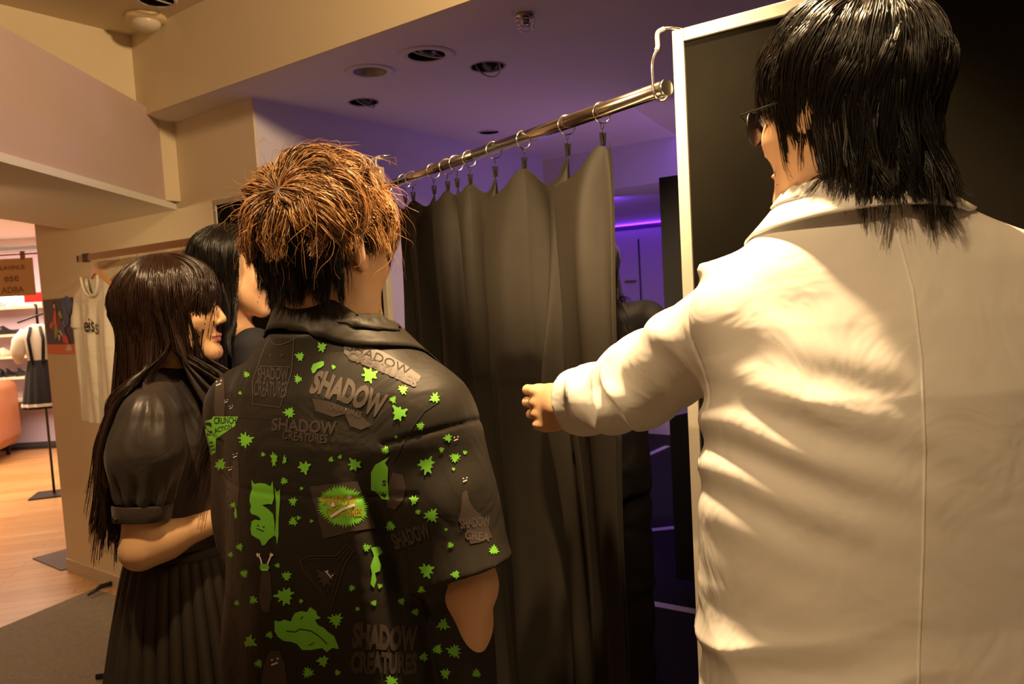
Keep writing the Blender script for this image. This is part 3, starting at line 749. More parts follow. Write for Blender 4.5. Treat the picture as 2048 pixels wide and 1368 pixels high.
# hanging pale sign board with reversed lettering and its rail
def board():
    Y = 5.6; c = [at(*q, Y) for q in ((-60, 514), (63, 515), (72, 590), (-55, 594))]
    z1 = float(c[1][2]); z0 = float(c[2][2]); x1 = float((c[1]+c[2])[0]/2); W = .50
    o = empty('hanging_sign', (x1, Y, z0), 0, 'pale hanging sign board with faint lettering beyond the opening', 'sign')
    MB().box((-W, 0, 0), (0, .008, z1-z0)).build('board', mat('sign_board', (.75, .52, .28), .6), o)
    tm = mat('sign_letters', (.30, .17, .08), .6)
    for s, sz, x, z in (('BLAVENUE', .042, -.16, .21), ('ese', .085, -.165, .135), ('ADBA', .062, -.165, .045)):
        Vt, Ft = text_geo(s, sz, .001); MB().add([(v[0]+x, -.0015, v[1]+z) for v in Vt], Ft).build('lettering', tm, o)
    MB().tube([(-W-.4, .004, z1-z0+.03), (.15, .004, z1-z0+.03)], .006, 8).build('rail', mat('rail_red', (.35, .12, .1), .4), o)
    for x in (-.42, -.07): MB().box((x-.014, -.004, z1-z0-.01), (x+.014, .012, z1-z0+.05)).build('clip', mat('clip_tan', (.35, .2, .12), .5), o)
    rl = at(0, 498, 7.2)
    tag(MB().box((-6.5, 7.18, float(rl[2])-.012), (-3.9, 7.21, float(rl[2])+.012)).build('black_track_rail', M['blackfab']), 'thin black track rail across the shop ceiling beyond the opening', 'rail')
board()
P = at(64, 596, 6.4); rs_ = MB().box((P[0]-.06, 6.39, P[2]-.035), (P[0]+.12, 6.40, P[2]+.045))
tag(rs_.build('red_sign', mat('red_card', (.7, .02, .01), .5)), 'small red sign card above the display dress', 'sign')
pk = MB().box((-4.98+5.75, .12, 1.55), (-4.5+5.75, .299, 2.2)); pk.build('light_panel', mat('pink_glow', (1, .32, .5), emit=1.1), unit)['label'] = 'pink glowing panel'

# ================================================================== PEOPLE
def rotz(a): c, s = math.cos(a), math.sin(a); return np.array([[c, -s, 0], [s, c, 0], [0, 0, 1.]])
def rotx(a): c, s = math.cos(a), math.sin(a); return np.array([[1., 0, 0], [0, c, -s], [0, s, c]])
def roty(a): c, s = math.cos(a), math.sin(a); return np.array([[c, 0, s], [0, 1., 0], [-s, 0, c]])
def unit(v): v = np.asarray(v, float); return v/np.linalg.norm(v)

def head_sdf(Q, fem=0., ear=0.):
    """head in its own frame: face +Y, up +Z, unit size .235 m tall"""
    A = np.abs(Q[:, 0]); QA = Q.copy(); QA[:, 0] = A
    d = d_ell(Q, (0, -.012, .032), (.074, .094, .084))
    d = smin(d, d_ell(Q, (0, .028, -.030), (.060, .062, .082)), .03)
    d = smin(d, d_cone(QA, (.047, .002, -.055), (.016, .070, -.103), .024, .019), .03)
    d = smin(d, d_ell(QA, (.036, .058, -.030), (.022, .022, .022)), .02)      # cheekbone
    d = smin(d, d_ell(Q, (0, .078, -.106), (.020, .016, .015)), .015)         # chin
    d = smin(d, d_ell(QA, (.024, .078, .022), (.026, .012, .010)), .015)      # brow
    d = smax(d, -d_ell(QA, (.031, .104, .000), (.019, .018, .012)), .012)     # eye hollow
    d = smin(d, d_cone(Q, (0, .084, .010), (0, .103, -.034), .0065, .0095), .010)   # nose
    d = smin(d, d_ell(QA, (.010, .092, -.040), (.008, .010, .007)), .006)
    d = smax(d, -d_ell(QA, (.006, .099, -.047), (.0035, .005, .003)), .003)
    d = smin(d, d_ell(Q, (0, .086, -.068), (.022, .012, .0055)), .006)        # lips
    d = smin(d, d_ell(Q, (0, .084, -.078), (.019, .012, .006)), .005)
    d = smax(d, -d_ell(Q, (0, .100, -.0725), (.020, .006, .0012)), .003)
    Rm = rotz(.35)                                                            # ears
    QA = QA+np.array([ear, 0, 0], F32); e = d_ell(QA, (.080, -.006, -.004), (.0085, .020, .033), Rm)
    e = smax(e, -d_ell(QA, (.089, .000, .002), (.006, .011, .019), Rm), .004)
    e = smin(e, d_ell(QA, (.076, .000, -.030), (.006, .008, .009)), .006)
    d = smin(d, e, .006)
    return d
def hand_sdf(P, wr, d, n, thumb, curl, sz=1., spread=.06):
    """wr wrist, d finger direction, n back of the hand, thumb: side vector sign; curl: three angles"""
    d = unit(d); n = unit(n - np.dot(n, d)*d); s = np.cross(d, n)*thumb
    Rm = np.stack([s, d, n], 1); L = ((P-np.asarray(wr, F32))@Rm.astype(F32))/sz   # x thumb side, y fingers, z back
    palm = d_ell(L, (0, .050, 0), (.043, .050, .0155)); palm = smin(palm, d_cone(L, (.0, -.01, 0), (0, .03, 0), .025, .024), .02)
    palm = smin(palm, d_cone(L, (.030, .078, 0), (-.030, .072, 0), .0125, .011), .014)
    out = None
    for j, (x, y0, l, r) in enumerate(((.031, .084, 1., .0098), (.0105, .088, 1.08, .0100), (-.010, .084, 1., .0095), (-.030, .076, .82, .0084))):
        p = np.array([x, y0, .001]); a = 0; seg = []
        for q, (len_, c) in enumerate(zip((.042*l, .026*l, .021*l), curl)):
            a += c*(1+.06*(j-1.5)); v = np.array([math.sin(spread*(1.5-j))*math.cos(a), math.cos(a)*math.cos(spread*(1.5-j)), -math.sin(a)])
            p2 = p+v*len_; seg.append(d_cone(L, p, p2, r*(1-.07*q), r*(1-.07*(q+1)))); p = p2
        f = smin(smin(seg[0], seg[1], .004), seg[2], .004)
        palm = smin(palm, seg[0], .009) if False else palm
        out = f if out is None else np.minimum(out, f)
    a = curl[0]*.5; tk = .03 if len(curl) > 3 else 0
    t1 = np.array([.028, .022, -.006]); t2 = t1+np.array([.026-tk*.9, .028, -.010-tk*.4]); t3 = t2+np.array([.008*(1-a)-tk*.7, .028, -.012-.010*a-tk*.8]); t4 = t3+np.array([-.012*a-tk*.5, .022-tk*.4, -.010*a-.003])
    th = smin(smin(d_cone(L, t1, t2, .015, .0125), d_cone(L, t2, t3, .0122, .0108), .006), d_cone(L, t3, t4, .0108, .009), .004)
    # tendons and knuckles
    kn = [d_ell(L, (x, .080, .011), (.007, .010, .006)) for x in (.031, .0105, -.010, -.029)]
    for k_ in kn: palm = smin(palm, k_, .006)
    return smin(smin(palm, out, .007), th, .010)*sz

class Person:
    def __init__(s, loc, yaw, H, label, fem=0., head=None, hyaw=0., hpitch=0., hroll=0., arms=None, hands=None, wide=1., ear=0., hs=None):
        s.loc = np.array([loc[0], loc[1], .006]); s.yaw = yaw; s.H = H; s.S = H/1.72; s.fem = fem; s.wide = wide
        s.R = rotz(yaw)                                     # local -> world
        s.root = empty('person', s.loc, yaw, label, 'person')
        s.hc = s.to_local(head) if head is not None else np.array([0, .0, 1.60*s.S])
        # head rotation given in world terms, expressed in the body's frame
        s.HR = rotz(hyaw-yaw)@rotx(hpitch)@roty(hroll)
        s.hs = hs or (s.S*1.03 if not fem else s.S*1.05); s.ear = ear; s.armg = .86 if fem else 1.
        s.arms = {k: [s.to_local(p) for p in v] for k, v in (arms or {}).items()}
        s.hands = hands or {}
        S = s.S
        for side, sg in (('L', -1), ('R', 1)):
            if side not in s.arms:
                s.arms[side] = [np.array([sg*.175*wide, 0, 1.40])*S, np.array([sg*.215*wide, -.01, 1.12])*S, np.array([sg*.22*wide, .06, .88])*S]
    def to_local(s, p): return (np.asarray(p, float)-s.loc)@s.R
    def body_sdf(s, P):
        S = s.S; f = s.fem; W = s.wide
        q = P/F32(S); qa = q.copy(); qa[:, 0] = np.abs(q[:, 0])
        d = d_ell(q, (0, -.005, .95-.03*f), ((.165-.035*f)*W, .112-.015*f, .13-.02*f))
        d = smin(d, d_ell(q, (0, 0, 1.10), ((.135-.015*f)*W, .095, .16)), .08)
        d = smin(d, d_ell(q, (0, .0, 1.27), ((.160-.015*f)*W, .108-.008*f, .18)), .06)
        if f: d = smin(d, d_ell(qa, (.06, .085, 1.24), (.052, .05, .055)), .05)
        d = smin(d, d_ell(qa, (.075-.02*f, -.05+.02*f, .91), (.08, .085-.01*f, .085-.015*f)), .05)
        sh = s.arms['R'][0]; shl = s.arms['L'][0]; nb = (s.hc/S+np.array([0, -.02, -.19])); nb = nb*np.array([.5, .5, 0])+np.array([0, -.005, 1.43])
        for a in (sh, shl):
            a_ = a/S; d = smin(d, d_cone(q, nb*np.array([1, 1, 0])+np.array([0, 0, 1.395]), a_, .047, .052-.008*f), .045)
        for sg in (-1, 1):                                  # legs
            d = smin(d, d_cone(q, (sg*.085, -.005, .90), (sg*.10, 0, .48), .083, .055), .03)
            leg = smin(d_cone(q, (sg*.10, 0, .48), (sg*.105, -.02, .09), .054, .036), d_ell(q, (sg*.10, -.025, .34), (.050, .054, .11)), .03)
            ft = smin(d_cone(q, (sg*.105, -.025, .045), (sg*.115, .13, .030), .036, .026), d_cone(q, (sg*.105, -.02, .10), (sg*.105, -.02, .04), .035, .036), .03)
            d = smin(smin(d, leg, .02), ft, .03)
        for side in 'LR':
            A, B, C = [p/S for p in s.arms[side]]; g = s.armg
            arm = smin(d_cone(q, A, B, .050*g, .041*g), d_cone(q, B, C, .043*g, .0265*g), .02)
            mid = B+(C-B)*.28; arm = smin(arm, d_ell(q, mid, (.040*g,)*3), .03)
            d = smin(d, arm, .018)
            hd = s.hands.get(side)
            fw = C-B
            dd, nn, curl = hd if hd else (fw, np.array([(1 if side == 'R' else -1), 0, .15]), (.35, .5, .3))
            th = 1 if side == 'L' else -1
            if hd: dd = np.asarray(dd)@s.R; nn = np.asarray(nn)@s.R
            near = np.where(ln(q-np.asarray(C, F32)) < .32)[0]
            if len(near):
                hh = hand_sdf(q[near], C, dd, nn, th, curl, .93 if f else 1.02)
                d[near] = smin(d[near], hh, .010)
        # neck and head
        hq = ((P-s.hc.astype(F32))@s.HR.astype(F32))/F32(s.hs)
        d = d*F32(S)
        nt = s.hc + s.HR@np.array([0, -.022, -.055])*s.hs
        nbw = nb*S
        d = smin(d, d_cone(P, nbw, nt, (.062-.010*f)*S, (.055-.008*f)*S), .035)
        near = np.where(ln(hq) < .20)[0]
        if len(near): d[near] = smin(d[near], head_sdf(hq[near], f, s.ear)*F32(s.hs), .022)
        return d
    def build_body(s, h=.004, material=None):
        lo = np.array([-.75, -.5, -.0]); hi = np.array([.75, .5, s.H+.03])
        pts = np.array([p for a in s.arms.values() for p in a]+[s.hc]); lo = np.minimum(pts.min(0)-.14, [-.26, -.2, 0]); hi = np.maximum(pts.max(0)+.14, [.26, .25, s.H+.03]); lo[2] = -.01
        V, Q = sdf_mesh('body', s.body_sdf, lo, hi, h)
        me = poly_mesh('body', V, Q)
        o = link('body', me, None, s.root, smooth=True, mats=[material or M['skin'], M['lip'], M['browhair']])
        hq = ((V-s.hc)@s.HR)/s.hs; c = hq[Q].mean(1)
        lips = (np.abs(c[:, 0]) < .021) & (c[:, 1] > .082) & (c[:, 2] < -.0635+.002*np.cos(c[:, 0]*200)) & (c[:, 2] > -.0835) & (np.abs(c[:, 0])+np.abs(c[:, 2]+.073)*1.6 < .025)
        brow = (np.abs(np.abs(c[:, 0])-.031) < .019) & (np.abs(c[:, 2]-.0265+((np.abs(c[:, 0])-.031)/.05)**2) < .0036) & (c[:, 1] > .05)
        mi = np.zeros(len(Q), np.int32); mi[lips] = 1; mi[brow] = 2; me.polygons.foreach_set('material_index', mi)
        for sg in (-1, 1):
            c_ = s.hc+s.HR@np.array([sg*.031, .0775, .0005])*s.hs
            e = MB(); n = 20
            e.lathe([(.0118*math.sin(t), -.0118*math.cos(t)) for t in np.linspace(.02, math.pi-.02, 14)], n=n)
            eo = e.build('eye', M['eye'], s.root); eo.location = c_; eo.scale = (s.hs,)*3
            ir = MB().lathe([(.001, .0122), (.0045, .0115), (.0062, .0104)], n=20).build('iris', M['iris'], eo)
            mm = Matrix([[*r, 0] for r in (s.HR@rotx(-math.pi/2))]+[[0, 0, 0, 1]]); eo.rotation_euler = mm.to_euler()
        return o
    def neck_cloth(s, P, r, zmax, k=.02):
        nb = s.hc*np.array([.5, .5, 0])+np.array([0, -.008, 1.40*s.S]); nt = s.hc+s.HR@np.array([0, -.022, -.055])*s.hs
        return smax(d_cone(P, nb, nt, r+.010, r), P[:, 2]-F32(zmax), .004)
    def cloth(s, name, fn, lo, hi, h, material, mats=None):
        V, Q = sdf_mesh(name, fn, lo, hi, h)
        me = poly_mesh(name, V, Q)
        o = link(name, me, material, s.root, smooth=True, mats=mats); return o, V, Q
M['browhair'] = mat('eyebrow', (.03, .018, .010), .6)

def prof(q, zs, a, b, cy=None, cx=None, pw=2.3):
    """soft box tube along z given by half widths a and half depths b"""
    z = q[:, 2]; A = np.interp(z, zs, a).astype(F32); B = np.interp(z, zs, b).astype(F32)
    CY = np.interp(z, zs, cy).astype(F32) if cy is not None else 0; CX = np.interp(z, zs, cx).astype(F32) if cx is not None else 0
    k = (np.abs((q[:, 0]-CX)/A)**pw + np.abs((q[:, 1]-CY)/B)**pw)**(1/pw)
    d = (k-1)*np.minimum(A, B)
    return np.maximum(d, np.maximum(zs[0]-z, z-zs[-1])).astype(F32)
def axis_t(q, a, b):
    a = np.asarray(a, F32); b = np.asarray(b, F32); ba = b-a; t = ((q-a)@ba)/float(ba@ba)
    return t

# ---------------------------------------------------------------- hair
def hair_mat(name, c, rough=.32, spec=.6, var=.35):
    return mat(name, c, rough, spec=spec, var=var, vscale=35)
def strands(s, n, seed, mask, length, K=14, whorl=(0.01, -.085, .075), swirl=.35, layer=(.02, .16), lift=.0, grav=(.1, .6), clumps=120, clump=.7, wav=.004, jit=.02,
            cen=(0, -.012, .030), rad=(.079, .099, .089), collide=None, drift=None, clump_pow=1.2, drop=0.0, tipvar=.25, mess=.12, hug=2.5, split=None):
    """paths (n,K,3) in the person's frame"""
    r = np.random.default_rng(seed); cen = np.array(cen); rad = np.array(rad)
    D = r.normal(size=(n*6, 3)); D /= np.linalg.norm(D, axis=1)[:, None]; D = D[mask(D)][:n]; n = len(D)
    w = unit((np.array(whorl)-cen)/rad); g = unit(s.HR.T@np.array([0, 0, -1.]))
    p = cen+D*rad; L = length(D, r)*(1-tipvar*r.random(n)); ds = (L/(K-1))[:, None]
    ci = r.choice(n, min(clumps, n), replace=False)
    own = np.argmin(((p[:, None, :]-p[ci][None])**2).sum(-1), 1) if n*len(ci) < 3e7 else np.concatenate([np.argmin(((pp[:, None, :]-p[ci][None])**2).sum(-1), 1) for pp in np.array_split(p, 20)])
    cl_layer = r.uniform(layer[0], layer[1], len(ci)); lay = cl_layer[own]*(.7+.6*r.random(n))
    cl_dir = r.normal(size=(len(ci), 3))*mess
    P = np.zeros((n, K, 3)); P[:, 0] = p; nrm = D/rad; nrm /= np.linalg.norm(nrm, axis=1)[:, None]
    def away(p):
        u = (p-cen)/rad; u /= np.linalg.norm(u, axis=1)[:, None]; c = (u@w)[:, None]
        t = u*c-w; t /= np.maximum(np.linalg.norm(t, axis=1)[:, None], 1e-3); return t, np.cross(u, w)
    t, sw = away(p); d = t+sw*swirl+nrm*(.10+lift)
    d /= np.linalg.norm(d, axis=1)[:, None]
    for k in range(1, K):
        a = k/(K-1); t, sw = away(p); gw = grav[0]+(grav[1]-grav[0])*a
        u = (p-cen)/rad; lv = np.linalg.norm(u, axis=1); nn = u/rad; nn /= np.linalg.norm(nn, axis=1)[:, None]
        low = np.clip(-(u@(-g))*1.6+.1, 0, 1)[:, None]
        over = np.clip(lv-1-lay, 0, .5)[:, None]*np.clip(u@(-g)*3+2.2, 0, 1)[:, None]
        tt = t*(1-low)+g*low
        tgt = (tt+sw*swirl*(1-low))*(1-gw)+g*gw*1.0+nn*(lift*(1-a))+cl_dir[own]-nn*over*hug*4
        if drift is not None: tgt = tgt+drift(s, p, a, D)
        d = d*.55+tgt*.45; d /= np.linalg.norm(d, axis=1)[:, None]
        p = p+d*ds
        u = (p-cen)/rad; lv = np.linalg.norm(u, axis=1)
        need = 1+lay*min(1, a*3.0+.1); sc = np.where((lv < need), need/np.maximum(lv, 1e-3), 1)
        if drop: sc = np.where(a > drop, np.where(lv < 1.0, 1.0/np.maximum(lv, 1e-3), 1), sc)
        p = cen+(p-cen)*sc[:, None]
        if collide is not None:
            W = s.hc+(p*s.hs)@s.HR.T; W = W.astype(F32); f0 = collide(W); e = 4e-3
            G = np.stack([collide(W+np.eye(3, dtype=F32)[i]*e)-f0 for i in range(3)], 1)/e
            G /= np.maximum(np.linalg.norm(G, axis=1)[:, None], 1e-3); off = .003+.018*lay/layer[1]
            push = np.maximum(off-f0, 0)[:, None]*G; W = W+push*.9; p = ((W-s.hc)@s.HR)/s.hs
        if split is not None:
            W = s.hc+(p*s.hs)@s.HR.T; z0, z1, yy, ylim = split; t_ = np.clip((z0-W[:, 2])/(z0-z1), 0, 1); t_ = t_*t_*(3-2*t_)
            x_ = np.clip((np.abs(W[:, 0])-.02)/.05, 0, 1); m_ = ylim*t_*x_*x_*(3-2*x_); sd = np.where(D[:, 1] > yy, 1., -1.)
            W[:, 1] = sd*np.maximum(sd*W[:, 1], m_*(.9+.3*(lay-layer[0])/(layer[1]-layer[0]))); p = ((W-s.hc)@s.HR)/s.hs
        P[:, k] = p
    tt = np.linspace(0, 1, K)[None, :, None]
    G = P[ci][own]; off = (P[:, :1]-G[:, :1])
    P = P+(G+off*.35-P)*clump*tt**clump_pow
    ph = r.random((n, 1, 3))*6.28; phc = r.random((len(ci), 1, 3))*6.28
    P = P+wav*tt*np.sin(tt*6+phc[own]*1.0)*r.normal(size=(len(ci), 1, 3))[own]*.8+wav*.2*tt*np.sin(tt*11+ph)
    P = P+jit*tt**1.5*r.normal(size=(n, 1, 3))*.3
    return s.hc+(P*s.hs)@s.HR.T, D
def tubes_mesh(paths, r0, taper=.25, seed=0, mi=0):
    n, K, _ = paths.shape; rr = np.random.default_rng(seed)
    T = np.gradient(paths, axis=1); T /= np.maximum(np.linalg.norm(T, axis=2)[..., None], 1e-7)
    ref = rr.normal(size=(n, 1, 3)); u = ref-T*(ref*T).sum(-1, keepdims=True); u /= np.linalg.norm(u, axis=2)[..., None]; v = np.cross(T, u)
    tp = np.linspace(0, 1, K)**2; rad = (r0*(1-(1-taper)*tp))[None, :, None]*(.7+.6*rr.random((n, 1, 1)))
    V = np.stack([paths+rad*(math.cos(a)*u+math.sin(a)*v) for a in (0, 2.0944, 4.18879)], 2)     # n,K,3,3
    base = (np.arange(n)*K*3)[:, None, None]; k = np.arange(K-1)[None, :, None]*3; j = np.arange(3)[None, None]
    a = base+k+j; b = base+k+(j+1) % 3
    Fq = np.stack([a, b, b+3, a+3], -1).reshape(-1, 4)
    return V.reshape(-1, 3), Fq
def cap_mesh(s, mask, lvl=1.035, cen=(0, -.012, .030), rad=(.079, .099, .089), n=64, bump=.02):
    th = np.linspace(0, 2*np.pi, n*2, endpoint=False); ph = np.linspace(.02, np.pi-.02, n)
    T, P_ = np.meshgrid(th, ph, indexing='ij'); D = np.stack([np.cos(T)*np.sin(P_), np.sin(T)*np.sin(P_), np.cos(P_)], -1).reshape(-1, 3)
    p = np.array(cen)+D*np.array(rad)*(lvl+bump*vnoise(D, 4., 3)[:, None]); V = s.hc+(p*s.hs)@s.HR.T
    Fq = grid_faces(n*2, n, True)[:, ::-1]; mk = mask(D); Fq = Fq[mk[Fq].all(1)]
    return V, Fq
def join_parts(name, parts, mats, parent):
    V = []; Fq = []; mi = []; o = 0
    for v, f, m_ in parts: V.append(v); Fq.append(f+o); mi.append(np.full(len(f), m_, np.int32)); o += len(v)
    me = poly_mesh(name, np.concatenate(V), np.concatenate(Fq)); ob = link(name, me, None, parent, smooth=True, mats=mats)
    me.polygons.foreach_set('material_index', np.concatenate(mi)); return ob

# ---------------------------------------------------------------- prints laid on cloth
class Printer:
    """projects flat shapes (in photo pixels) onto a garment as thin ink, returns geometry in the garment's frame"""
    def __init__(s, person, V, Q):
        s.p = person; s.W = person.loc+V@person.R.T
        s.bvh = BVHTree.FromPolygons([tuple(v) for v in s.W], [tuple(map(int, q)) for q in Q]); s.parts = []
    def hit(s, x, y, lift):
        d = unit(ray(x, y)); h = s.bvh.ray_cast(Vector(CAM), Vector(d))
        if h[0] is None: return None
        return np.array(h[0])-d*lift, h[1]
    def add(s, V2, Fs, mi, lift=.0012, maxe=7.):
        bm = bmesh.new(); vs = [bm.verts.new((x, y, 0)) for x, y in V2]
        for f in Fs:
            try: bm.faces.new([vs[i] for i in f])
            except ValueError: pass
        bmesh.ops.triangulate(bm, faces=bm.faces[:])
        for _ in range(5):
            E_ = [e for e in bm.edges if e.calc_length() > maxe]
            if not E_: break
            bmesh.ops.subdivide_edges(bm, edges=E_, cuts=1); bmesh.ops.triangulate(bm, faces=bm.faces[:])
        bm.verts.index_update(); P = []; ok = []
        for v in bm.verts:
            h = s.hit(v.co.x, v.co.y, lift); ok.append(h is not None); P.append(h[0] if h is not None else np.zeros(3))
        P = np.array(P).reshape(-1, 3); Fq = [[v.index for v in f.verts] for f in bm.faces]; bm.free()
        Fq = [f for f in Fq if all(ok[i] for i in f) and max(np.linalg.norm(P[f[0]]-P[f[1]]), np.linalg.norm(P[f[1]]-P[f[2]]), np.linalg.norm(P[f[2]]-P[f[0]])) < .03]
        if not Fq: return
        Fq = np.array(Fq); A = P[Fq]; nn = np.cross(A[:, 1]-A[:, 0], A[:, 2]-A[:, 0]); vd = A.mean(1)-CAM
        fl = (nn*vd).sum(1) > 0; Fq[fl] = Fq[fl][:, ::-1]
        s.parts.append((s.p.to_local(P), Fq, mi))
    def poly(s, pts, mi, lift=.0012, **k): s.add(pts, [tuple(range(len(pts)))], mi, lift, **k)
    def splat(s, x, y, r, mi, seed=0, spikes=9, ax=1., ay=1., lift=.0012):
        q = np.random.default_rng(int(seed*977+x*13+y)); n = spikes*5; pts = [(x, y)]; ph = q.random(3)*6.28
        sp = .55+.9*q.random(spikes)
        for k in range(n):
            a = 2*math.pi*k/n; u = (k/5.0) % 1; j = int(k/5) % spikes; pk = max(0, 1-abs(u-.5)*3.2)
            rad = r*(.58+.12*math.sin(3*a+ph[0])+pk*.42*sp[j]); pts.append((x+rad*math.cos(a)*ax, y+rad*math.sin(a)*ay))
        s.add(pts, [(0, k+1, (k+1) % n+1) for k in range(n)], mi, lift)
    def text(s, t, x, y, w, h, mi, rot=0., bend=0., shear=0., bold=.02, wob=0., lift=.0012, persp=0.):
        V, Fs = text_geo(t, 1.0, bold); V = np.array(V)[:, :2]; mn, mx = V.min(0), V.max(0); V = (V-(mn+mx)/2)/(mx-mn)
        hh = h*(1+persp*V[:, 0]); X = V[:, 0]*w+shear*V[:, 1]*h; Y = -V[:, 1]*hh+bend*(V[:, 0]**2-.08)*h+wob*np.sin(V[:, 0]*22)*h
        c, sn = math.cos(rot), math.sin(rot); s.add([(x+a*c-b*sn, y+a*sn+b*c) for a, b in zip(X, Y)], Fs, mi, lift)
    def line(s, pts, wd, mi, lift=.0012, closed=False):
        pts = [np.array(p, float) for p in pts]; P2 = []
        m = len(pts); L_ = []; R_ = []
        for i in range(m):
            a = pts[(i-1) % m] if (closed or i) else pts[i]; b = pts[(i+1) % m] if (closed or i < m-1) else pts[i]
            t = unit(b-a); n_ = np.array([-t[1], t[0]])*wd/2; L_.append(pts[i]+n_); R_.append(pts[i]-n_)
        s.add([tuple(p) for p in L_+R_], [(i, (i+1) % m, m+(i+1) % m, m+i) for i in range(m if closed else m-1)], mi, lift)

# ---------------------------------------------------------------- the man in the white coat
M['hair_black'] = hair_mat('hair_black', (.010, .008, .006), .30, .5)
M['hair_brown'] = hair_mat('hair_golden_brown', (.43, .21, .075), .36, .6, .45)
M['hair_blond'] = hair_mat('hair_light_streak', (.62, .38, .17), .34, .6, .3)
M['hair_brown_dark'] = hair_mat('hair_dark_brown', (.050, .020, .008), .5, .3)
M['hair_darkbrown'] = hair_mat('hair_long_dark_brown', (.030, .013, .007), .26, .8)
M['coatwhite'] = mat('white_coat_cloth', (.80, .785, .76), .72, bump=.12, bscale=700, bdist=.0005, wrinkle=.30, spec=.3)
M['shirtblack'] = mat('black_shirt_cloth', (.022, .019, .015), .55, bump=.2, bscale=800, bdist=.0004, wrinkle=.35, spec=.2)
M['green'] = mat('green_print', (.16, .50, .035), .6)
M['greyprint'] = mat('grey_print', (.080, .062, .052), .6)
M['brownprint'] = mat('brown_print', (.046, .033, .027), .6)
M['whiteprint'] = mat('white_print', (.75, .68, .60), .6)
M['orangeprint'] = mat('orange_print', (.42, .26, .03), .6)
M['seam'] = mat('seam_dark', (.012, .010, .008), .8)
M['trouser'] = mat('black_trousers', (.015, .014, .016), .8)
M['leathershoe'] = mat('black_shoe_leather', (.012, .011, .012), .3)

def trousers_shoes(s, col=None, skirt=False, b=(.13, .135, .12)):
    S = s.S
    def tr(P):
        q = P/F32(S); d = prof(q, [.80, .90, 1.02], [.175, .18, .165], list(b), cy=[-.01, -.01, -.005], pw=2.2)
        for sg in (-1, 1): d = smin(d, smin(d_cone(q, (sg*.088, -.005, .88), (sg*.10, 0, .48), .098, .078), d_cone(q, (sg*.10, 0, .48), (sg*.106, -.02, .10), .078, .066), .03), .02)
        d = d+F32(.004)*np.sin(q[:, 2]*40+vnoise(q, 9., 2)*4)
        return np.maximum(d, (.075-q[:, 2]))*F32(S)
    if not skirt:
        s.cloth('trousers', tr, np.array([-.24, -.2, .05])*S, np.array([.24, .2, 1.06])*S, .007, col or M['trouser'])
    for sg in (-1, 1):
        def sh(P, sg=sg):
            q = P/F32(S); d = smin(d_cone(q, (sg*.105, -.035, .045), (sg*.116, .145, .035), .046, .036), d_cone(q, (sg*.105, -.02, .11), (sg*.105, -.02, .05), .044, .046), .02)
            return np.maximum(d, np.maximum(-q[:, 2]+.0, q[:, 2]-.11))*F32(S)
        s.cloth('shoe', sh, np.array([sg*.11-.07, -.1, -.01])*S, np.array([sg*.11+.07, .2, .13])*S, .005, M['leathershoe'])

def collar_mesh(s, cen, r_in, r_out, h_stand, drop, tilt, fn, lean=0., gap=.5, n=120, thick=.0022, spread=1.15, side=1.25, point=.0):
    """turned-down collar: a stand round the neck folded over on to the cloth; open at the front"""
    cen = np.array(cen); V = []; m = 15
    phs = np.linspace(-math.pi/2+0-math.pi+gap, math.pi/2-gap, n) if False else np.linspace(math.pi/2+gap, math.pi/2+2*math.pi-gap, n)
    for a in phs:
        ca, sa = math.cos(a), math.sin(a); fr = max(0, sa)   # front
        rs = side*abs(ca)+1*(1-abs(ca))
        for j in range(m):
            t = j/(m-1)
            if t < .38: u = t/.38; r = r_in*(1.03-.03*u); z = h_stand*u
            elif t < .5: u = (t-.38)/.12; r = r_in+ .006*math.sin(u*math.pi/2); z = h_stand+.003*math.sin(u*math.pi)
            else: u = (t-.5)/.5; r = r_in+.006+(r_out*rs-r_in-.006)*u**1.2; z = h_stand-(h_stand+drop*rs)*u**1.05
            z += -tilt*sa*.06 - .030*fr - lean*ca*r
            V.append(cen+np.array([r*ca*1.08, r*sa, z]))
    V = np.array(V)
    P = V.astype(F32); e = 3e-3
    for _ in range(3):
        f0 = fn(P); G = np.stack([fn(P+np.eye(3, dtype=F32)[i]*e)-f0 for i in range(3)], 1)/e; G /= np.maximum(np.linalg.norm(G, axis=1)[:, None], 1e-3)
        P = P+np.maximum(.0045-f0, 0)[:, None]*G
    me = poly_mesh('collar', P, grid_faces(n, m)); return me

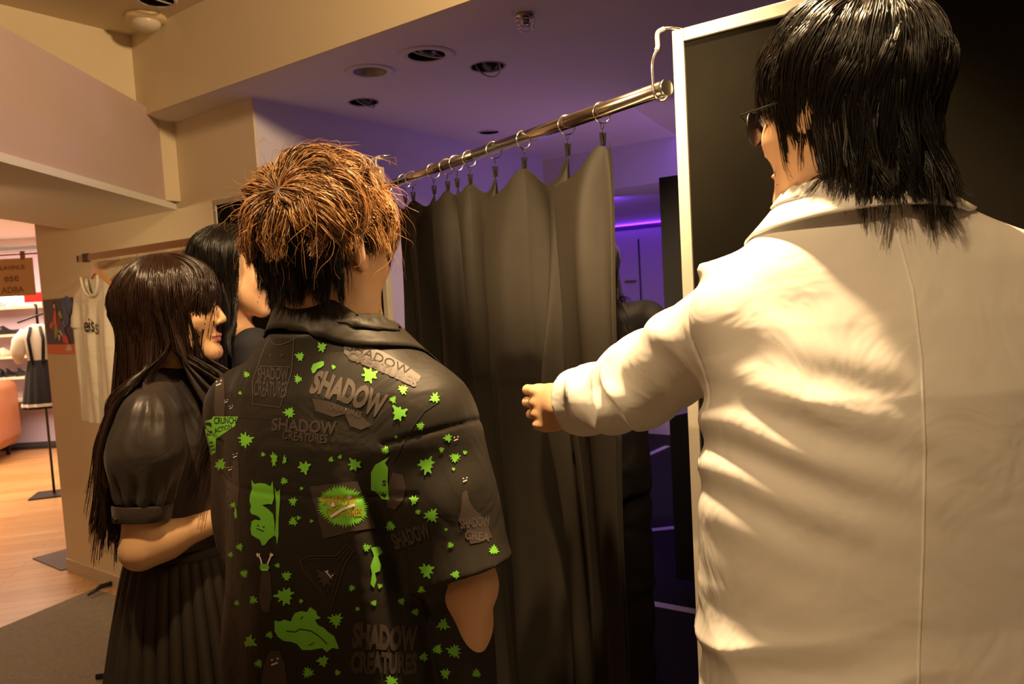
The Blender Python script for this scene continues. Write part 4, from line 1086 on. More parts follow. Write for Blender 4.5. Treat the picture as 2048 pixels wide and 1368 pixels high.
def build_coat_man():
    s = Person((.462, .925), .02, 1.825, 'person seen from behind in a long white coat, arm stretched out to hold the curtain',
               head=(.405, .905, 1.700), hyaw=.56, hpitch=-.04, hroll=-.03, wide=1.04, hs=1.0, ear=.005,
               arms={'L': [(.292, .915, 1.455), at(1292, 752, 1.17), at(1146, 812, 1.375)], 'R': [(.655, .905, 1.455), (.715, .86, 1.16), (.70, .90, .92)]},
               hands={'L': (at(1085, 812, 1.44)-at(1146, 808, 1.385)+np.array([0, .0, 0]), np.array([-.15, -1, .12]), (.50, 1.30, 1.2, 1))})
    s.build_body(.0032)
    S = s.S
    A, B, C = s.arms['L']; A2, B2, C2 = s.arms['R']; C_ = C+(C-B)*(-.02)
    def coat(P):
        q = P
        zs = np.array([.62, .75, .95, 1.10, 1.25, 1.36, 1.44, 1.50, 1.545, 1.59])
        d = prof(q, zs, [.275, .268, .250, .236, .232, .228, .205, .165, .115, .075], [.19, .185, .165, .152, .150, .146, .122, .100, .082, .066], cy=[-.0, 0, 0, 0, -.004, -.006, -.008, -.010, -.014, -.016], cx=[0, 0, 0, 0, 0, 0, -.004, -.015, -.030, -.040], pw=2.35)
        d = smax(d, -prof(q, np.array([.60, .66]), [.25, .25], [.165, .165]), .004)
        # shoulder caps
        for a, sg in ((A, -1), (A2, 1)): d = smin(d, d_cone(q, np.array([sg*.05-.025, -.015, 1.515]), a+np.array([sg*.004, 0, .002]), .050, .056), .05)
        # back drape: long soft vertical and slanting folds
        bk = np.clip(-q[:, 1]/.1, 0, 1); low = np.clip((1.40-q[:, 2])/.3, 0, 1)
        nz = vnoise(q*np.array([1, 1, .45], F32), 7., 5); nz2 = vnoise(q*np.array([1.2, 1, .8], F32), 13., 9)
        nz3 = vnoise(q@np.array([[.8, 0, .25], [0, .6, 0], [.45, 0, .35]], F32), 12., 15); fo = np.abs(vnoise(q@np.array([[1., 0, .3], [0, .5, 0], [.6, 0, .35]], F32), 9., 21))
        d = d + low*F32(.010)*fo + F32(.006)*nz + F32(.0015)*nz2 + F32(.003)*nz3
        d = smin(d, s.neck_cloth(q, .060, 1.585), .02)
        # armpit pull lines and a ruck at the waist on the left
        pul = np.exp(-((q[:, 0]+.15)/.11)**2-((q[:, 2]-1.30)/.09)**2); d = d + pul*F32(.0045)*np.sin((q[:, 2]*1.0+q[:, 0]*.35)*95+nz*3)
        ru = np.exp(-((q[:, 0]+.16)/.11)**2-((q[:, 2]-1.035)/.055)**2); d = d - ru*F32(.006)*(1-np.abs(np.sin((q[:, 2]*.9-q[:, 0]*.45)*55+nz*2.5))*2)
        # right sleeve hangs
        t = axis_t(q, A2, C2)
        sl2 = smin(d_cone(q, A2, B2, .082, .070), d_cone(q, B2, C2, .070, .066), .02); sl2 = np.maximum(sl2, -(axis_t(q, C2+(B2-C2)*.12, C2))*0+ (axis_t(q, B2, C2)-.95)*.25)
        d = smin(d, sl2+F32(.004)*nz, .018)
        # left sleeve reaches to the curtain
        tU = axis_t(q, A, B); tF = axis_t(q, B, C_)
        sl = smin(d_cone(q, A, B, .066, .066), d_cone(q, B, C_, .066, .056), .012)
        ang = vnoise(q, 11., 4)
        rip = F32(-.0045)*(1-2*np.abs(np.sin((tF*2.6+tU*.5)*3.4+ang*2.6+q[:, 2]*22)))*np.clip(1.25-np.abs(tF-.35)*1.3, 0, 1)
        rip = rip+F32(.0045)*np.sin(tU*11+ang*4)*np.clip(tU+.1, 0, 1)*(tF < .6)
        sag = F32(.016)*np.exp(-((tF-.25)/.35)**2)*np.clip((np.interp(tF, [0, 1], [B[2], C[2]])-q[:, 2])/.07, 0, 1)
        sl = sl+rip-sag-F32(.010)*np.clip(tF-.72, 0, 1)/.28
        cut = (tF-.90)*float(np.linalg.norm(C_-B)); sl = smax(sl, cut.astype(F32), .003)
        inner = d_cone(q, B+(C_-B)*.45, C_+(C_-B)*.4, .020, .056); sl = smax(sl, -inner, .004)
        d = smin(d, sl, .016)
        # sharp little peak of cloth where the sleeve is set in
        pk = A+np.array([-.052, .01, .060]); d = smin(d, d_cone(q, A+np.array([-.0, -.01, .045]), pk, .030, .007), .020)
        # armhole seam groove
        sm = np.abs(axis_t(q, A, B)*float(np.linalg.norm(B-A))-.030+.2*(q[:, 2]-A[2])*.5); d = d+F32(.0022)*np.exp(-(sm/.0030)**2)*(ln(q-np.asarray(A, F32)) < .125)
        # neck opening
        return smax(d, -d_cone(q, (-.035, .03, 1.52), (-.035, .06, 1.66), .042, .065), .006)
    lo = np.minimum(np.array([-.33, -.24, .60]), C-.1); hi = np.maximum(np.array([.40, .24, 1.60]), C+np.array([.1, .1, .1])); lo[2] = .60; hi[2] = 1.62
    o, V, Q = s.cloth('white_coat', coat, lo, hi, .0034, M['coatwhite'])
    me = collar_mesh(s, (-.040, -.012, 1.560), .062, .098, .036, .012, .30, coat, gap=.55, side=1.18)
    c = link('coat_collar', me, M['coatwhite'], s.root, smooth=True); md = c.modifiers.new('t', 'SOLIDIFY'); md.thickness = .0028; md.offset = 1
    # centre back seam, side seam and pocket edge, raised thread lines lying on the cloth
    pr = Printer(s, V, Q)
    def seam(name, pts, r):
        W = []
        for i in range(len(pts)-1):
            for t in np.linspace(0, 1, 14, endpoint=False):
                x, y = np.array(pts[i])*(1-t)+np.array(pts[i+1])*t; h = pr.hit(x, y, -.0002)
                if h: W.append(s.to_local(h[0]))
        if len(W) > 3: MB().tube(W, r, 8).build(name, M['coatwhite'], s.root)
    seam('back_seam', [(1795, 468), (1826, 580), (1843, 720), (1850, 900), (1846, 1100), (1838, 1300), (1834, 1500)], .0016)
    seam('side_seam', [(1400, 880), (1395, 1000), (1388, 1150), (1376, 1300), (1368, 1420)], .0013)
    seam('pocket_edge', [(1357, 1220), (1366, 1262), (1381, 1290)], .0024)
    trousers_shoes(s)
    # hair: black, layered to the nape
    def mask(D):
        x, y, z = D[:, 0], D[:, 1], D[:, 2]
        return ~((y > .42) & (z < .50)) & ~((y > .18) & (z < -.02)) & (z > -.80) & ~((np.abs(x) > .62) & (z < -.30) & (y > -.25))
    def length(D, r):
        z = D[:, 2]; y = D[:, 1]
        return np.where((y > .05) & (np.abs(D[:, 0]) > .3), np.where(z > .35, .085, .045), np.where(z > .2, .19, np.where((y > -.15), .06, np.where(z > -.3, .15, .135))))
    P1, _ = strands(s, 9000, 11, mask, length, K=15, whorl=(0.0, -.05, .11), swirl=.25, layer=(.03, .12), grav=(.15, .95), clumps=260, clump=.55, wav=.004, jit=.008, lift=.0, drift=lambda s_, p, a, D: np.stack([-p[:, 0]*7*np.clip(-p[:, 2]/.07, 0, 1), -(p[:, 1]+.02)*7*np.clip(-p[:, 2]/.07, 0, 1), 0*p[:, 0]], 1), collide=coat)
    def mask2(D): return (D[:, 1] < -.05) & (D[:, 2] < -.15) & (D[:, 2] > -.9) & mask(D)
    def dr(s_, p, a, D): return np.stack([-np.sign(D[:, 0])*0+ .0*p[:, 0], -.06*a*np.ones(len(p)), 0*p[:, 0]], 1)
    P2, _ = strands(s, 2600, 12, mask2, lambda D, r: .15+.02*D[:, 0], K=12, whorl=(0, -.05, .11), layer=(.05, .22), grav=(.5, .9), clumps=110, clump=.7, wav=.005, jit=.012, drift=dr, collide=coat)
    Vc, Fc = cap_mesh(s, mask, 1.0, bump=.005)
    v1, f1 = tubes_mesh(P1, .00075/1, seed=1); v2, f2 = tubes_mesh(P2, .00075, seed=2)
    join_parts('hair', [(Vc, Fc, 0), (v1, f1, 0), (v2, f2, 0)], [M['hair_black']], s.root)
    # round dark glasses
    def H(p): return s.hc+s.HR@np.array(p)*s.hs
    fr = MB(); ls = MB()
    for sg in (-1, 1):
        ring = [H((sg*(.032+.022*math.cos(a)), .103-.010*abs(math.cos(a))*(1 if math.cos(a) > 0 else 0), -.006+.021*math.sin(a))) for a in np.linspace(0, 2*math.pi, 28, endpoint=False)]
        fr.tube(ring, .0013, 8, closed=True)
        c = len(ls.V); ls.add(ring, [tuple(range(28))] if sg > 0 else [tuple(range(27, -1, -1))], 0, True)
        fr.tube([H((sg*.054, .096, .002)), H((sg*.074, .085, .006)), H((sg*.082, .02, .004)), H((sg*.082, -.02, -.008))], .0012, 8)
    fr.tube([H((-.010, .104, .002)), H((0, .108, .006)), H((.010, .104, .002))], .0012, 8)
    g = fr.build('sunglasses', M['black_metal'], s.root); ls.build('dark_lens', mat('dark_lens', (.05, .035, .05), .12, spec=.8), g)
    return s, V, Q

# ---------------------------------------------------------------- the man in the printed shirt
def build_shirt_man():
    s = Person((-.255, 1.125), -.50, 1.735, 'person with tousled golden brown hair seen from behind, in a black shirt with green splashes',
               head=(-.262, 1.105, 1.580), hyaw=-.62, hpitch=-.05, hroll=.03, wide=1.02, hs=.985,
               arms={'R': [(-.128, 1.05, 1.325), (-.080, 1.01, 1.100), (-.125, 1.10, .86)], 'L': [(-.422, 1.20, 1.335), (-.44, 1.26, 1.08), (-.35, 1.36, .95)]})
    s.armg = .90; s.build_body(.0036)
    A, B, C = s.arms['R']; A2, B2, C2 = s.arms['L']
    def shirt(P):
        q = P; zs = np.array([.80, .95, 1.08, 1.20, 1.30, 1.37, 1.42, 1.465])
        d = prof(q, zs, [.232, .224, .216, .212, .205, .178, .125, .084], [.158, .150, .143, .140, .135, .115, .090, .070], cy=[-.01, -.01, -.005, 0, 0, -.005, -.01, -.012], pw=2.4)
        d = smax(d, -prof(q, np.array([.78, .84]), [.21, .21], [.135, .135]), .004)
        for a, sg in ((A, 1), (A2, -1)): d = smin(d, d_cone(q, (sg*.055, -.01, 1.40), a+np.array([0, 0, .002]), .050, .060), .045)
        nz = vnoise(q*np.array([1, 1, .4], F32), 7.5, 8); nz2 = vnoise(q, 12., 6)
        low = np.clip((1.30-q[:, 2])/.25, 0, 1)
        d = d+F32(.005)*nz+F32(.002)*nz2+low*F32(.004)*np.sin(q[:, 0]*36+nz*3)
        # deep fold from the shoulder blade down beside the sleeve
        fx = q[:, 0]-np.interp(q[:, 2], [.9, 1.15, 1.30], [.19, .155, .12]); bk = np.clip(-q[:, 1]/.08, 0, 1)
        d = d+bk*F32(.016)*np.exp(-(fx/.014)**2)*np.clip((1.29-q[:, 2])/.1, 0, 1)-bk*F32(.007)*np.exp(-((fx+.032)/.02)**2)*np.clip((1.29-q[:, 2])/.1, 0, 1)
        for A_, B_, sg in ((A, B, 1), (A2, B2, -1)):
            L_ = float(np.linalg.norm(B_-A_)); e = A_+(B_-A_)*.93
            t = axis_t(q, A_, B_)
            sl = d_cone(q, A_, e+(e-A_)*.1, .066, .078)+F32(.0045)*vnoise(q, 9., 3+sg)+F32(.003)*np.sin(t*8+nz*4)
            sl = smax(sl, ((t-.90)*L_).astype(F32), .003); sl = smax(sl, -d_cone(q, A_+(B_-A_)*.45, A_+(B_-A_)*1.3, .03, .076), .003)
            d = smin(d, sl, .034)
            sm = np.abs(t*L_-.018); d = d+F32(.0022)*np.exp(-(sm/.0032)**2)*(ln(q-np.asarray(A_, F32)) < .10)
        yk = np.abs(q[:, 2]-1.235-.02*np.abs(q[:, 0])); d = d+bk*F32(.0016)*np.exp(-(yk/.0026)**2)*(np.abs(q[:, 0]) < .19)
        d = smin(d, s.neck_cloth(q, .071, 1.451), .02)
        return smax(d, -d_cone(q, (0, .035, 1.42), (0, .06, 1.55), .040, .06), .006)
    pts = np.array([A, B, A2, B2]); lo = np.minimum(pts.min(0)-.11, [-.27, -.2, .78]); hi = np.maximum(pts.max(0)+.11, [.27, .2, 1.5]); lo[2] = .78; hi[2] = 1.5
    V, Q = sdf_mesh('shirt', shirt, lo, hi, .0032)
    pr = Printer(s, V, Q)
    G, GY, BR, WH, OR, SMm = 1, 2, 3, 4, 5, 6
    big = [(644, 694, 11), (600, 713, 10), (596, 758, 9), (667, 734, 5), (739, 750, 17), (697, 675, 8), (806, 779, 11), (786, 799, 8), (798, 826, 17), (870, 796, 11), (579, 825, 12), (491, 880, 16), (609, 935, 14), (441, 929, 13),
           (662, 919, 6), (680, 914, 5), (709, 929, 14), (841, 852, 9), (792, 874, 4), (771, 900, 9), (896, 876, 9), (883, 899, 6), (853, 930, 18), (910, 915, 11), (907, 938, 4), (568, 962, 8), (603, 977, 4), (526, 909, 5), (493, 749, 7),
           (480, 786, 4), (475, 728, 6), (524, 676, 9), (536, 643, 8), (586, 1003, 9), (586, 1043, 10), (597, 1036, 5), (623, 1042, 4), (479, 1094, 8), (461, 1109, 6), (488, 1147, 9), (555, 1131, 6), (573, 1152, 11), (570, 1192, 20),
           (602, 1202, 5), (506, 1200, 9), (473, 1206, 6), (704, 1176, 7), (748, 1206, 7), (715, 1218, 5), (733, 1095, 9), (760, 1172, 6), (672, 1240, 15), (499, 1284, 14), (539, 1270, 8), (517, 1327, 9), (616, 1345, 12), (646, 1322, 13),
           (675, 1345, 7), (782, 1362, 13), (803, 1203, 8), (831, 1224, 9), (886, 1249, 13), (875, 1299, 11), (908, 1302, 15), (847, 1314, 10), (891, 1347, 11), (953, 1347, 10), (988, 1100, 11), (911, 1149, 10), (853, 1141, 16), (901, 1090, 7),
           (863, 1031, 15), (892, 1059, 4), (828, 1000, 10), (836, 1024, 6), (781, 1052, 11), (466, 1010, 6), (843, 1180, 8), (930, 905, 5)]
    for i, (x, y, r) in enumerate(big): pr.splat(x, y, r*1.08, G, i, spikes=7+i % 4)
    pr.splat(548, 918, 12, G, 3, 8, .7, 1.5); pr.splat(569, 920, 8, G, 5, 6, .6, 1.4); pr.splat(471, 1026, 10, G, 5, 5, .35, 1.7)
    pr.poly([(622, 738), (626, 728), (637, 724), (643, 722), (648, 723), (648, 730), (642, 735), (634, 738), (630, 745), (625, 747)], G)
    # horned letter S with dripping face, and its thin neighbour
    pr.poly([(503, 959), (508, 968), (518, 966), (530, 967), (541, 973), (545, 962), (547, 980), (548, 996), (544, 1009), (538, 1008), (535, 999), (529, 996), (522, 1002), (524, 1010), (536, 1018), (546, 1028), (549, 1046), (549, 1070), (545, 1074), (541, 1067),
             (538, 1079), (532, 1078), (530, 1090), (524, 1091), (520, 1080), (513, 1076), (510, 1068), (503, 1070), (501, 1058), (503, 1043), (510, 1039), (520, 1041), (527, 1046), (529, 1037), (521, 1037), (513, 1031), (509, 1024), (503, 1028), (500, 1022), (502, 1012), (499, 1002), (500, 990), (504, 978)], G)
    pr.poly([(549, 975), (553, 984), (560, 979), (560, 1000), (557, 1040), (557, 1070), (554, 1091), (552, 1074), (549, 1072), (552, 1040), (552, 1005)], G)
    pr.line([(513, 1057), (528, 1063)], 1.8, SMm, .0018); pr.splat(516, 1051, 2.4, SMm, 1, 4, lift=.0018); pr.splat(527, 1054, 2.4, SMm, 1, 4, lift=.0018)
    # torn green label on the left shoulder blade
    pr.poly([(400, 846), (424, 838), (426, 833), (476, 833), (470, 852), (460, 858), (432, 878), (431, 905), (414, 915), (407, 895), (402, 870)], G)
    pr.text('CRUNCH', 450, 841, 44, 14, SMm, -.02, lift=.0018); pr.text('ACTION', 446, 857, 36, 10, SMm, -.28, lift=.0018); pr.text('C', 413, 858, 20, 28, SMm, 0, lift=.0018, bold=.06); pr.text('E', 422, 893, 12, 18, SMm, -.3, lift=.0018)
    # big green splash low on the back
    pr.poly([(549, 1241), (560, 1243), (568, 1239), (582, 1243), (592, 1248), (584, 1236), (590, 1226), (602, 1222), (614, 1224), (620, 1214), (624, 1224), (632, 1222), (634, 1230), (642, 1236), (630, 1240), (636, 1250), (648, 1256), (656, 1264), (668, 1272),
             (674, 1286), (678, 1298), (668, 1292), (660, 1284), (664, 1296), (654, 1304), (644, 1296), (622, 1300), (604, 1300), (594, 1288), (584, 1284), (568, 1282), (556, 1274), (549, 1262)], G)
    pr.line([(572, 1262), (590, 1264), (600, 1258), (622, 1262), (640, 1274), (654, 1288)], 2, SMm, .0018); pr.line([(600, 1238), (606, 1233)], 1.6, SMm, .0018); pr.line([(618, 1291), (628, 1285)], 1.6, SMm, .0018)
    pr.poly([(742, 1095), (758, 1093), (766, 1105), (756, 1112), (752, 1122), (762, 1130), (760, 1142), (750, 1146), (753, 1160), (748, 1176), (741, 1168), (744, 1148), (741, 1132), (748, 1112)], G)
    # green patch on the sleeve seam
    pr.poly([(778, 914), (770, 926), (776, 936), (775, 960), (778, 1000), (764, 998), (752, 984), (742, 980), (748, 972), (742, 962), (742, 945), (750, 930), (764, 922)], G)
    pr.text('S', 768, 966, 8, 11, SMm, .2, lift=.0018); pr.text('M', 767, 990, 8, 9, SMm, .5, lift=.0018)
    # brown square card with spiky green splash and orange words, white dots and bar
    pr.poly([(619, 973), (715, 962), (751, 1056), (735, 1058), (700, 1064), (647, 1078)], BR, .0009)
    q = np.random.default_rng(5); n = 54; pts = [(686, 1014)]
    for k in range(n*2):
        a = math.pi*k/n; rr = (1.0 if k % 2 else .80+.05*q.random())*(.93+.12*q.random()); pts.append((686+53*rr*math.cos(a)+6*math.sin(a), 1013+43*rr*math.sin(a)))
    pr.add(pts, [(0, k+1, (k+1) % (2*n)+1) for k in range(2*n)], G, .0013)
    pr.text('SHADOW', 678, 1001, 70, 21, OR, .02, lift=.0019, bold=.035, persp=.2); pr.text('CREATURES', 688, 1024, 72, 18, OR, -.03, lift=.0019, bold=.03)
    pr.line([(661, 1034), (684, 1019), (710, 1009)], 5.5, WH, .0026); pr.splat(666, 1010, 6, WH, 1, 5, lift=.0026); pr.splat(699, 995, 5.5, WH, 2, 5, lift=.0026)
    # faded grey words
    pr.poly([(688, 690), (700, 684), (728, 688), (770, 705), (812, 730), (842, 752), (836, 764), (820, 768), (790, 756), (740, 733), (700, 716), (688, 706)], GY, .0009)
    pr.text('SHADOW', 758, 716, 134, 17, SMm, .40, lift=.0015, bend=.5, bold=0); pr.text('CREATURES', 766, 736, 150, 20, BR, .40, lift=.0015, bend=.4, bold=.05)
    pr.text('SHADOW', 698, 786, 152, 50, GY, .36, bold=.05, bend=.3, wob=.05, lift=.0009); pr.poly([(624, 797), (660, 803), (700, 818), (722, 832), (744, 850), (722, 860), (700, 852), (690, 828), (666, 834), (632, 822)], BR, .0009)
    pr.text('CREATURES', 690, 820, 68, 11, GY, .28, lift=.0014)
    pr.line([(543, 683), (540, 676), (530, 692), (505, 760), (505, 808), (560, 815), (583, 745), (588, 676), (578, 684), (560, 690), (546, 688)], 1.6, GY, closed=True)
    pr.text('SHADOW', 546, 748, 62, 26, BR, .02, bold=.03, wob=.06); pr.text('CREATURES', 541, 778, 66, 32, BR, .05, bold=.02, wob=.06); pr.line([(518, 732), (580, 734)], 1.2, GY)
    pr.splat(540, 710, 3.5, BR, 1, 4); pr.splat(564, 711, 3.5, BR, 1, 4)
    pr.text('SHADOW', 608, 852, 130, 26, BR, .06, bold=.03, wob=.05); pr.text('CREATURES', 610, 874, 90, 18, BR, .1, wob=.06)
    pr.text('CREATURES', 616, 623, 122, 24, BR, .03, bold=.05)
    pr.text('SHADOW', 770, 1275, 130, 52, BR, .06, bold=.06, wob=.04, bend=-.2); pr.text('CREATURES', 768, 1326, 132, 44, BR, .02, bold=.05, wob=.04)
    pr.text('SHADOW', 822, 1072, 78, 34, BR, -.35, bold=.04); pr.text('SHADOW', 955, 1180, 80, 30, BR, -.25, bold=.03); pr.text('CREATURES', 945, 1196, 60, 12, BR, -.2)
    pr.poly([(925, 985), (934, 980), (938, 1000), (946, 1015), (962, 1030), (975, 1050), (985, 1075), (960, 1085), (940, 1088), (944, 1065), (930, 1050), (916, 1042), (922, 1020)], BR, .0009)
    pr.text('SHADOW', 950, 1045, 60, 20, GY, -.1, bold=.03); pr.text('CREA', 955, 1072, 50, 18, GY, .1, bold=.03)
    pr.poly([(785, 945), (806, 950), (812, 975), (806, 1000), (790, 1020), (775, 1015), (772, 985)], BR, .0009)
    # flask outline with a small face
    pr.line([(672, 1112), (694, 1089), (708, 1100), (690, 1128), (662, 1218), (640, 1180), (606, 1140), (600, 1122), (618, 1112), (656, 1112)], 2.2, BR, closed=True)
    pr.line([(676, 1118), (692, 1098), (698, 1103), (680, 1128), (660, 1205), (640, 1172), (610, 1136), (606, 1124), (622, 1118), (660, 1117)], 1.2, BR, closed=True)
    pr.splat(651, 1154, 21, BR, 2, 9, lift=.0009); pr.line([(651, 1142), (663, 1156)], 2, WH, .0018)
    for x, y in ((655, 1142), (665, 1151)): pr.splat(x, y, 2.3, WH, 1, 4, lift=.0018)
    # long tube bodies with tiny faces
    for (x, y, w_, h_) in ((439, 760, 11, 95), (471, 925, 8, 90), (459, 960, 7, 60), (531, 1150, 13, 75), (548, 1325, 26, 70)):
        pr.poly([(x-w_*.7, y), (x-w_*.3, y-w_*.9), (x+w_*.4, y-w_*.9), (x+w_*.8, y), (x+w_, y+h_*.6), (x+w_*.5, y+h_), (x-w_*.5, y+h_*.96), (x-w_, y+h_*.6)], BR, .0009)
    for (x, y, c_, k_) in ((437, 767, 1, 1.0), (470, 912, 1, .8), (460, 938, 1, .7), (930, 960, 1, .8), (912, 878, 1, .8), (549, 1325, 1, 1.3), (452, 803, 1, .6), (462, 815, 1, .6)):
        pr.splat(x-4*k_, y-4*k_, 2.2*k_, WH, 1, 4, lift=.0018); pr.splat(x+5*k_, y-6*k_, 2.2*k_, WH, 1, 4, lift=.0018); pr.line([(x-5*k_, y+4*k_), (x+5*k_, y)], 2.4*k_, WH, .0018)
    pr.line([(524, 1130), (521, 1118), (517, 1110)], 3, WH, .0018); pr.line([(535, 1128), (539, 1118), (542, 1111)], 3, WH, .0018); pr.poly([(521, 1128), (536, 1128), (539, 1136), (534, 1142), (523, 1142), (519, 1136)], G, .0018); pr.line([(523, 1139), (536, 1140)], 2, WH, .0022)
    for x in (516, 543): pr.splat(x, 1110, 5, WH, 2, 5, lift=.002)
    # stitched seams
    pr.line([(405, 835), (470, 834), (540, 838), (600, 842), (660, 850), (700, 862), (730, 884), (760, 906)], 1.6, SMm, .001)
    pr.line([(880, 802), (850, 820), (826, 850), (806, 885), (786, 922)], 2.2, SMm, .001)
    join_parts('printed_shirt', [(V, Q[:, [0, 1, 2]], 0), (V, Q[:, [0, 2, 3]], 0)]+pr.parts, [M['shirtblack'], M['green'], M['greyprint'], M['brownprint'], M['whiteprint'], M['orangeprint'], M['seam']], s.root)
    me = collar_mesh(s, (-.002, -.012, 1.416), .070, .093, .042, .012, .95, shirt, lean=.15, gap=1.0, side=1.05)
    c = link('shirt_collar', me, M['shirtblack'], s.root, smooth=True); md = c.modifiers.new('t', 'SOLIDIFY'); md.thickness = .0028; md.offset = 1
    trousers_shoes(s)
    # hair: golden tousled top over short dark sides and nape
    def m_top(D): return (D[:, 2] > .02+.25*np.clip(D[:, 1], -1, 1)*0) & ~((D[:, 1] > .62) & (D[:, 2] < .45))
    def m_low(D):
        x, y, z = D[:, 0], D[:, 1], D[:, 2]
        return (z < .12) & (z > -.96) & ~((y > .15) & (z < .12)) & ~((np.abs(x) > .72) & (y > -.28) & (z < -.12)) & ~((np.abs(x) > .72) & (z < -.62))
    def len_top(D, r): return np.where((np.abs(D[:, 0]) > .62) & (D[:, 1] > -.35) & (D[:, 2] < .45), .036, np.where(D[:, 1] > .25, np.where(D[:, 2] > .45, .115, .06), np.where(D[:, 2] > .3, .105, np.where(D[:, 1] < -.3, .075, .050))))+.012*r.random(len(D))
    P1, D1 = strands(s, 9000, 21, m_top, len_top, K=13, whorl=(.012, -.088, .068), swirl=.5, layer=(.06, .24), grav=(.05, .5), clumps=120, clump=.72, wav=.010, jit=.006, lift=.14, tipvar=.25, mess=.22, hug=1.5)
    P3, _ = strands(s, 500, 24, m_top, lambda D, r: .10+0*D[:, 0], K=13, whorl=(.012, -.088, .068), swirl=.6, layer=(.1, .3), grav=(-.1, .45), clumps=300, clump=.3, wav=.010, jit=.04, lift=.4, tipvar=.3, mess=.3, hug=.6)
    P2, D2 = strands(s, 6500, 22, m_low, lambda D, r: np.where(D[:, 2] < -.35, .068, .055), K=7, whorl=(.012, -.088, .068), swirl=.1, layer=(.03, .13), grav=(.3, .7), clumps=200, clump=.4, wav=.002, jit=.006, lift=.1)
    Vc, Fc = cap_mesh(s, lambda D: m_top(D) | m_low(D), .995, bump=.005); Vd, Fd = cap_mesh(s, m_top, 1.02, bump=.01)
    rv = rng.random(len(P1)); dk = rv < .28; bl = rv > .78; v1, f1 = tubes_mesh(P1[~dk & ~bl], .00072, seed=1); v4, f4 = tubes_mesh(P1[bl], .0007, seed=8); v1b, f1b = tubes_mesh(P1[dk], .00072, seed=5); v2, f2 = tubes_mesh(P2, .0006, seed=2); v3, f3 = tubes_mesh(P3, .00035, seed=3)
    join_parts('hair', [(Vc, Fc, 1), (Vd, Fd, 1), (v1, f1, 0), (v1b, f1b, 1), (v2, f2, 2), (v3, f3, 0), (v4, f4, 3)], [M['hair_brown'], M['hair_brown_dark'], M['hair_black'], M['hair_blond']], s.root)
    return s

# ---------------------------------------------------------------- women
def long_hair(s, matr, seed, collide, L=.62, front=.24, n=7000, bang=True, yb=.0, split=None, fr=(.50, .55), sweep=0, sy=.01):
    def mask(D):
        x, y, z = D[:, 0], D[:, 1], D[:, 2]
        return ~((y > fr[0]) & (z < fr[1])) & ~((y > .40) & (z < .05)) & (z > -.55) & ~((np.abs(x) > .6) & (z < -.15) & (y > -.2))
    fl = lambda D: (D[:, 1] > .22)
    def length(D, r):
        q = r.random(len(D)); return np.where(fl(D) & (q < .5), front+.06*(D[:, 2]-.3), L*(.97+.06*q)-.10*(D[:, 2] < 0))
    def dr(s_, p, a, D):
        z = p[:, 2]; k = np.clip((-.06-z)/.08, 0, 1)*np.clip((z+.34)/.05, 0, 1)
        sd = np.where(D[:, 1] > yb, 1., -1.)*.10*k
        o = np.zeros((len(p), 3)); o[:, 1] = sd; o[:, 0] = 0; return o
    P, D = strands(s, n, seed, mask, length, K=30, whorl=(0, -.012, .125), swirl=0., layer=(.04, .15), grav=(.35, 1.0), clumps=420, clump=.35, wav=.0022, jit=.006, collide=collide, drift=(lambda s_, p, a, D: np.stack([np.sign(D[:, 0])*.9*sweep*((p[:, 1] > sy) & (p[:, 2] < .13)), -1.5*sweep*((p[:, 1] > sy) & (p[:, 2] < .12)), 0*a*p[:, 0]], 1)), lift=.0, tipvar=.08, clump_pow=1.6, split=split)
    kp = ((P[:, :, 1] > -.20) & (P[:, :, 1] < .24) & (np.abs(P[:, :, 0]) < .24)).all(1); P = P[kp]
    Vc, Fc = cap_mesh(s, mask, 1.0, bump=.004)
    v, f = tubes_mesh(P, .00085, taper=.45, seed=seed)
    return join_parts('hair', [(Vc, Fc, 0), (v, f, 0)], [matr], s.root)

